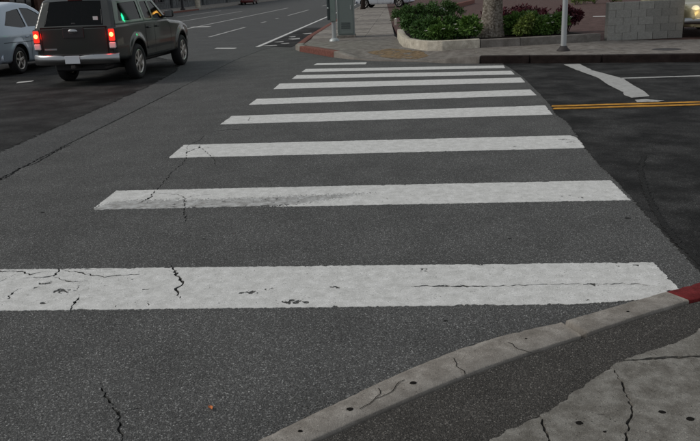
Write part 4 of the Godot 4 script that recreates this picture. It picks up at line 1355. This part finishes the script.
func planting() -> void:
	clump = leaf_mesh(9, 0.07, 0.07, 5)
	clump_big = leaf_mesh(12, 0.16, 0.22, 6)
	var pl := thing("planter", "low curved pale concrete planter wall holding dark mulch and shrubs", "planter", Vector3.ZERO)
	var front := line([-0.2, -25.9, -0.2, -24.9, -0.12, -22.7, 0.0, -21.3, 0.28, -20.43, 0.58, -19.98, 0.95, -19.85, 1.89, -20.08])
	var back := line([0.0, -25.9, 0.0, -24.9, 0.08, -22.75, 0.18, -21.42, 0.44, -20.6, 0.68, -20.2, 0.98, -20.1, 1.89, -20.33])
	for q in [[0.0, 0.3], [0.3, 0.66], [0.66, 1.0]]:
		part("wall_section", kerb_mesh(front, back, q[0] + 0.001, q[1], 0.37, 0.37, 0.01, 51), M.planter_wall, pl)
	var f2 := line([1.9, -20.085, 2.91, -20.3, 3.97, -20.6, 5.05, -20.95])
	var b2 := line([1.9, -20.335, 2.88, -20.54, 3.9, -20.84, 4.98, -21.18])
	for q in [[0.0, 0.32], [0.32, 0.66], [0.66, 1.0]]:
		part("wall_section", kerb_mesh(f2, b2, q[0] + 0.002, q[1], 0.35, 0.35, 0.01, 53), M.concrete_side, pl)
	part("mulch", slab_mesh(p2([0.02, -26.5, 0.09, -22.75, 0.2, -21.42, 0.46, -20.6, 0.7, -20.22, 0.98, -20.12, 1.89, -20.35, 2.88, -20.56, 3.9, -20.86, 4.98, -21.2, 4.3, -24.2, 0.02, -26.5]).slice(0, 11), 0.3, 0.16), M.mulch, pl)
	tree("street_tree", "thick tree with mottled grey bark standing in the planter", Vector3(2.34, 0.28, -22.0), 0.29, 2.6, Vector3(2.6, 1.9, 2.6), M.bark, 2600)
	tree("slim_tree", "dark slim tree trunk at the sidewalk edge far beyond the cabinet", Vector3(-2.9, 0.14, -57.8), 0.14, 3.0, Vector3(1.7, 1.5, 1.7), M.bark_dark, 500)
	tree("slim_tree", "thinner dark tree trunk behind the slim sidewalk tree", Vector3(-3.0, 0.14, -67.5), 0.1, 2.8, Vector3(1.5, 1.3, 1.5), M.bark_dark, 400)
	var gl := "shrubs in the planter left of the tree"
	shrub(Vector3(0.5, 0.3, -21.5), 0.9, 0.5, M.leaf_dark, "dark green shrub at the rounded end of the planter", gl, 0, 620)
	shrub(Vector3(0.98, 0.3, -21.1), 0.78, 0.46, M.leaf_mid, "green flowering shrub next to the one at the planter's rounded end", gl, 4, 520)
	shrub(Vector3(1.32, 0.3, -21.5), 0.7, 0.48, M.leaf_dark, "dark green shrub midway between planter end and tree", gl, 1, 520)
	shrub(Vector3(1.68, 0.3, -21.3), 0.7, 0.5, M.leaf_mid, "green shrub with white flowers close beside the thick tree trunk", gl, 3, 560)
	shrub(Vector3(0.4, 0.3, -23.2), 0.9, 0.55, M.leaf_dark, "dark shrub behind the one at the planter's rounded end", gl, 0, 450)
	var gr := "shrubs in the planter between tree and steel pole"
	shrub(Vector3(3.05, 0.3, -22.3), 0.8, 0.5, M.leaf_mid, "dark green shrub just right of the thick tree trunk", gr, 1, 560)
	shrub(Vector3(3.22, 0.3, -21.7), 0.4, 0.54, M.leaf_light, "small yellow green sapling with a bare thin stem before darker shrubs", gr, 0, 160)
	shrub(Vector3(3.62, 0.3, -22.2), 0.9, 0.52, M.leaf_mid, "green shrub with sparse white flowers behind the steel pole", gr, 3, 600)
	shrub(Vector3(4.1, 0.3, -22.3), 0.8, 0.5, M.leaf_mid, "dark green shrub at the driveway end of the planter", gr, 1, 520)
	for k in 4:
		shrub(Vector3(2.8 + k * 0.72, 0.14, -25.6 + k * 0.25), 0.95, 0.72 + 0.08 * (k % 2), M.leaf_maroon, ["maroon leaved shrub right behind the thick tree trunk", "maroon leaved shrub next to the one behind the tree trunk", "maroon leaved shrub between the tree trunk shrubs and the steel pole", "maroon leaved shrub closest to the reddish driveway"][k], "maroon hedge", 0, 420)
	for k in 4:
		shrub(Vector3(-0.05 + k * 0.75, 0.14, -35.0 - k * 0.3), 1.0, 0.75, M.leaf_dark, ["dark green shrub of the lot hedge touching the sidewalk edge", "dark green shrub second from the sidewalk in the lot hedge", "dark green shrub with white flowers in the lot hedge", "dark green shrub ending the lot hedge toward the red kerb"][k], "hedge beside the parking lot", 2 if k == 2 else 0, 260)
	for k in 3:
		shrub(Vector3(10.8 + k * 1.1, 0.14, -51.5), 1.3, 0.8, M.leaf_light, ["yellow green shrub at the back of the lot closest to the planter side", "yellow green shrub in the middle at the back of the lot", "yellow green shrub at the back of the lot behind the block wall"][k], "hedge at the back of the lot", 0, 200)

# ------------------------------------------------------------------ street furniture
func furniture() -> void:
	var cab := thing("signal_cabinet", "tall grey green metal traffic signal cabinet on the far corner", "cabinet", Vector3(-1.88, 0.15, -26.3), 0.02)
	part("plinth", box(Vector3(0, 0.03, 0), Vector3(0.6, 0.1, 0.74), 0.01), M.concrete, cab)
	part("housing", box(Vector3(0, 0.88, 0), Vector3(0.54, 1.62, 0.68), 0.02), M.cabinet_green, cab)
	var door := part("door", box(Vector3(0, 0.88, 0.345), Vector3(0.48, 1.52, 0.02), 0.006), M.cabinet_green, cab)
	part("handle", box(Vector3(0.18, 0.95, 0.365), Vector3(0.03, 0.14, 0.03), 0.008), M.galvanised, door)
	for k in 6:
		part("louvre", box(Vector3(0, 0.3 + k * 0.035, 0.358), Vector3(0.3, 0.012, 0.012), 0.004), M.cabinet_dark, door)
	part("hinge", tube([Vector3(-0.25, 0.15, 0.355), Vector3(-0.25, 1.6, 0.355)], [0.012, 0.012], 8), M.cabinet_green, cab)
	part("lid", box(Vector3(0, 1.71, 0), Vector3(0.6, 0.05, 0.74), 0.015), M.cabinet_green, cab)
	var sp := thing("signal_pole", "grey signal pole with a push button box beside the grey green cabinet", "signal pole", Vector3(-2.14, 0.14, -24.55), 0.0)
	part("base", lathe([Vector2(0.0, 0.1), Vector2(0.09, 0.1), Vector2(0.15, 0.05), Vector2(0.16, 0.0)], 20), M.galvanised, sp)
	part("pole", tube([Vector3(0, 0.0, 0), Vector3(0, 1.5, 0), Vector3(0, 3.9, 0)], [0.068, 0.065, 0.06], 18), M.galvanised, sp)
	part("equipment_box", box(Vector3(0.0, 1.1, 0.09), Vector3(0.17, 1.0, 0.16), 0.015), M.cabinet_green, sp)
	part("sign_plate", box(Vector3(-0.14, 0.98, 0.06), Vector3(0.07, 0.66, 0.24), 0.012), M.cabinet_dark, sp)
	part("push_button", lathe([Vector2(0.0, 0.03), Vector2(0.025, 0.025), Vector2(0.03, 0.0)], 14, Transform3D(Basis(Vector3.RIGHT, PI / 2), Vector3(-0.14, 1.0, 0.185))), M.galvanised, sp)
	var head := holder("signal_head", sp, Vector3(-0.39, 2.85, 0.75))
	part("head_housing", box(Vector3(0, 0, 0), Vector3(0.34, 1.06, 0.2), 0.03), M.black_plastic, head)
	for k in 3:
		var t := Transform3D(Basis(Vector3.RIGHT, PI / 2), Vector3(0, 0.34 - k * 0.34, 0.1))
		part(["red_lens", "amber_lens", "green_lamp"][k], lathe([Vector2(0.0, 0.05), Vector2(0.09, 0.035), Vector2(0.14, 0.0)], 20, t), [M.lamp_off, M.lamp_off, M.lamp_green][k], head)
		part("visor", lathe([Vector2(0.155, 0.0), Vector2(0.155, 0.14)], 20, t), M.black_plastic, head)
	glow(head, "green_signal", Vector3(0, -0.34, 0.3), Color(0.05, 1.0, 0.5), 0.25, 0.1)
	part("head_bracket", tube([Vector3(0, 2.85, 0), Vector3(-0.2, 2.85, 0.4), Vector3(-0.39, 2.85, 0.68)], [0.03, 0.03, 0.03], 10), M.galvanised, sp)
	var walk := holder("walk_signal", sp, Vector3(-0.86, 2.26, -0.69))
	part("walk_housing", box(Vector3.ZERO, Vector3(0.44, 0.44, 0.2), 0.03), M.black_plastic, walk)
	part("hand_lamp", box(Vector3(-0.04, -0.02, 0.105), Vector3(0.16, 0.2, 0.02), 0.008), M.lamp_amber, walk)
	part("walk_bracket", tube([Vector3(0, 2.3, 0), Vector3(-0.5, 2.3, -0.4), Vector3(-0.86, 2.28, -0.66)], [0.03, 0.03, 0.03], 10), M.galvanised, sp)
	var po := thing("steel_pole", "pale galvanised steel pole with dark foot on the side street sidewalk", "pole", Vector3(3.62, 0.158, -18.4))
	part("foot", lathe([Vector2(0.0, 0.12), Vector2(0.075, 0.12), Vector2(0.1, 0.07), Vector2(0.15, 0.02), Vector2(0.15, 0.0)], 16), M.iron, po)
	part("shaft", tube([Vector3(0, 0.05, 0), Vector3(0, 2.5, 0), Vector3(0, 5.2, 0)], [0.062, 0.058, 0.05], 18), M.galvanised, po)
	part("cap", lathe([Vector2(0.0, 5.26), Vector2(0.04, 5.24), Vector2(0.056, 5.19)], 16), M.galvanised, po)
	var st := thing("marker_stake", "short white marker stake at the sidewalk edge before the hedge", "stake", Vector3(-0.32, 0.14, -33.0))
	part("stake", box(Vector3(0, 0.13, 0), Vector3(0.09, 0.26, 0.09), 0.015), M.planter_wall, st)
	part("stake_cap", lathe([Vector2(0.0, 0.3), Vector2(0.05, 0.27), Vector2(0.05, 0.255)], 12), M.petal, st)
	# block wall: each block a part
	var wall := thing("block_wall", "low wall of grey concrete blocks between planter driveway and cream car", "wall", Vector3(5.22, 0.15, -20.98), 0.13)
	part("mortar_core", box(Vector3(1.0, 0.48, -0.095), Vector3(1.985, 0.95, 0.17), 0.004), M.mortar, wall)
	var ma := box(Vector3.ZERO, Vector3(0.392, 0.192, 0.2), 0.006)
	var mb := box(Vector3.ZERO, Vector3(0.192, 0.192, 0.2), 0.006)
	for row in 5:
		var x := 0.0
		var k := 0
		while x < 1.99:
			var half := (row % 2 == 1 and k == 0) or x > 1.75
			var w := 0.2 if half else 0.4
			var mat: Material = M.block_a if x < 0.95 else ([M.block_b, M.block_b, M.block_c][rng.randi() % 3])
			part("block", mb if half else ma, mat, wall, Vector3(x + w / 2, 0.1 + row * 0.19, -0.095 + rng.randf_range(-0.004, 0.004)))
			x += w
			k += 1
	# posts and buildings across the main street
	var post := thing("dark_post", "dark square post at the kerb across the main street", "post", Vector3(-21.3, 0.147, -77.0))
	part("post_shaft", box(Vector3(0, 1.5, 0), Vector3(0.22, 3.0, 0.22), 0.02), M.frame_dark, post)
	part("post_base", box(Vector3(0, 0.08, 0), Vector3(0.4, 0.16, 0.4), 0.03), M.iron, post)
	var bin := thing("white_bin", "white litter bin on the sidewalk across the main street", "litter bin", Vector3(-21.6, 0.147, -84.0))
	part("bin_body", lathe([Vector2(0.26, 0.0), Vector2(0.3, 0.85), Vector2(0.31, 0.9), Vector2(0.27, 0.9)], 18), M.planter_wall, bin)
	part("bin_lid", lathe([Vector2(0.31, 0.905), Vector2(0.24, 1.02), Vector2(0.0, 1.06)], 18), M.paint_pale, bin)
	building("brown_building", "brown plastered shop building with dark framed windows across the street", -22.0, -64.0, 6.5, M.stucco_brown)
	building("red_building", "dull red shop building between the brown and the grey one", -65.0, -79.0, 5.5, M.stucco_red)
	building("grey_building", "grey plastered building beyond the dark post across the street", -80.0, -150.0, 7.5, M.stucco_grey)

func building(called: String, label: String, z0: float, z1: float, h: float, mat: Material) -> void:
	var x := -25.5
	var root := thing(called, label, "building", Vector3(x, 0.1, (z0 + z1) * 0.5))
	var len := z0 - z1
	var bays := int(len / 4.6)
	var bw := len / bays
	part("back_wall", box(Vector3(-8.0, h / 2, 0), Vector3(0.3, h, len), 0.02), mat, root)
	for sg in [-1, 1]:
		part("side_wall", box(Vector3(-4.0, h / 2, sg * (len / 2 - 0.15)), Vector3(7.7, h, 0.3), 0.02), mat, root)
	part("roof", box(Vector3(-4.0, h + 0.1, 0), Vector3(8.5, 0.2, len + 0.4), 0.03), M.stucco_grey, root)
	part("floor", box(Vector3(-4.0, 0.02, 0), Vector3(7.6, 0.04, len - 0.6), 0.01), M.concrete, root)
	part("parapet", box(Vector3(0.05, h - 0.9, 0), Vector3(0.4, 1.79, len - 0.02), 0.03), mat, root)
	for k in bays:
		var z := len / 2 - (k + 0.5) * bw
		part("pier", box(Vector3(0.0, (h - 1.8) / 2, z + bw / 2 - 0.35), Vector3(0.36, h - 1.81, 0.68), 0.02), mat, root)
		var top := h - 1.85
		if k % 3 == 1:
			var d := part("door", box(Vector3(-0.1, 1.08, z - 0.3), Vector3(0.08, 2.1, 1.1), 0.02), M.frame_dark, root)
			part("pane", box(Vector3(-0.05, 1.2, z - 0.3), Vector3(0.03, 1.5, 0.8), 0.005), M.glass_shop, d)
			part("spandrel", box(Vector3(0.0, (2.2 + top) / 2, z - 0.35), Vector3(0.3, top - 2.2, bw - 0.7), 0.02), mat, root)
			for sg in [-1, 1]:
				part("jamb", box(Vector3(0.0, 1.1, z - 0.3 + sg * (0.58 + (bw - 1.9) / 4)), Vector3(0.28, 2.18, (bw - 1.9) / 2), 0.02), mat, root)
		else:
			part("sill_wall", box(Vector3(0.0, 0.35, z - 0.35), Vector3(0.3, 0.7, bw - 0.7), 0.02), mat, root)
			var f := part("window", box(Vector3(0.0, 0.74, z - 0.35), Vector3(0.4, 0.08, bw - 0.66), 0.01), M.frame_dark, root)
			part("pane", box(Vector3(-0.08, (0.78 + top) / 2, z - 0.35), Vector3(0.03, top - 0.78, bw - 0.7), 0.004), M.glass_shop, f)
			for q in 2:
				part("mullion", box(Vector3(-0.04, (0.78 + top) / 2, z - 0.35 + (q - 0.5) * bw * 0.3), Vector3(0.06, top - 0.78, 0.06), 0.008), M.frame_dark, f)

# ------------------------------------------------------------------ all of it
func _ready() -> void:
	rng.seed = 11
	view()
	materials()
	print("materials ", Time.get_ticks_msec())
	road()
	print("road ", Time.get_ticks_msec())
	near_corner()
	far_corner()
	print("walks ", Time.get_ticks_msec())
	furniture()
	vehicles()
	print("vehicles ", Time.get_ticks_msec())
	planting()
	print("plants ", Time.get_ticks_msec())
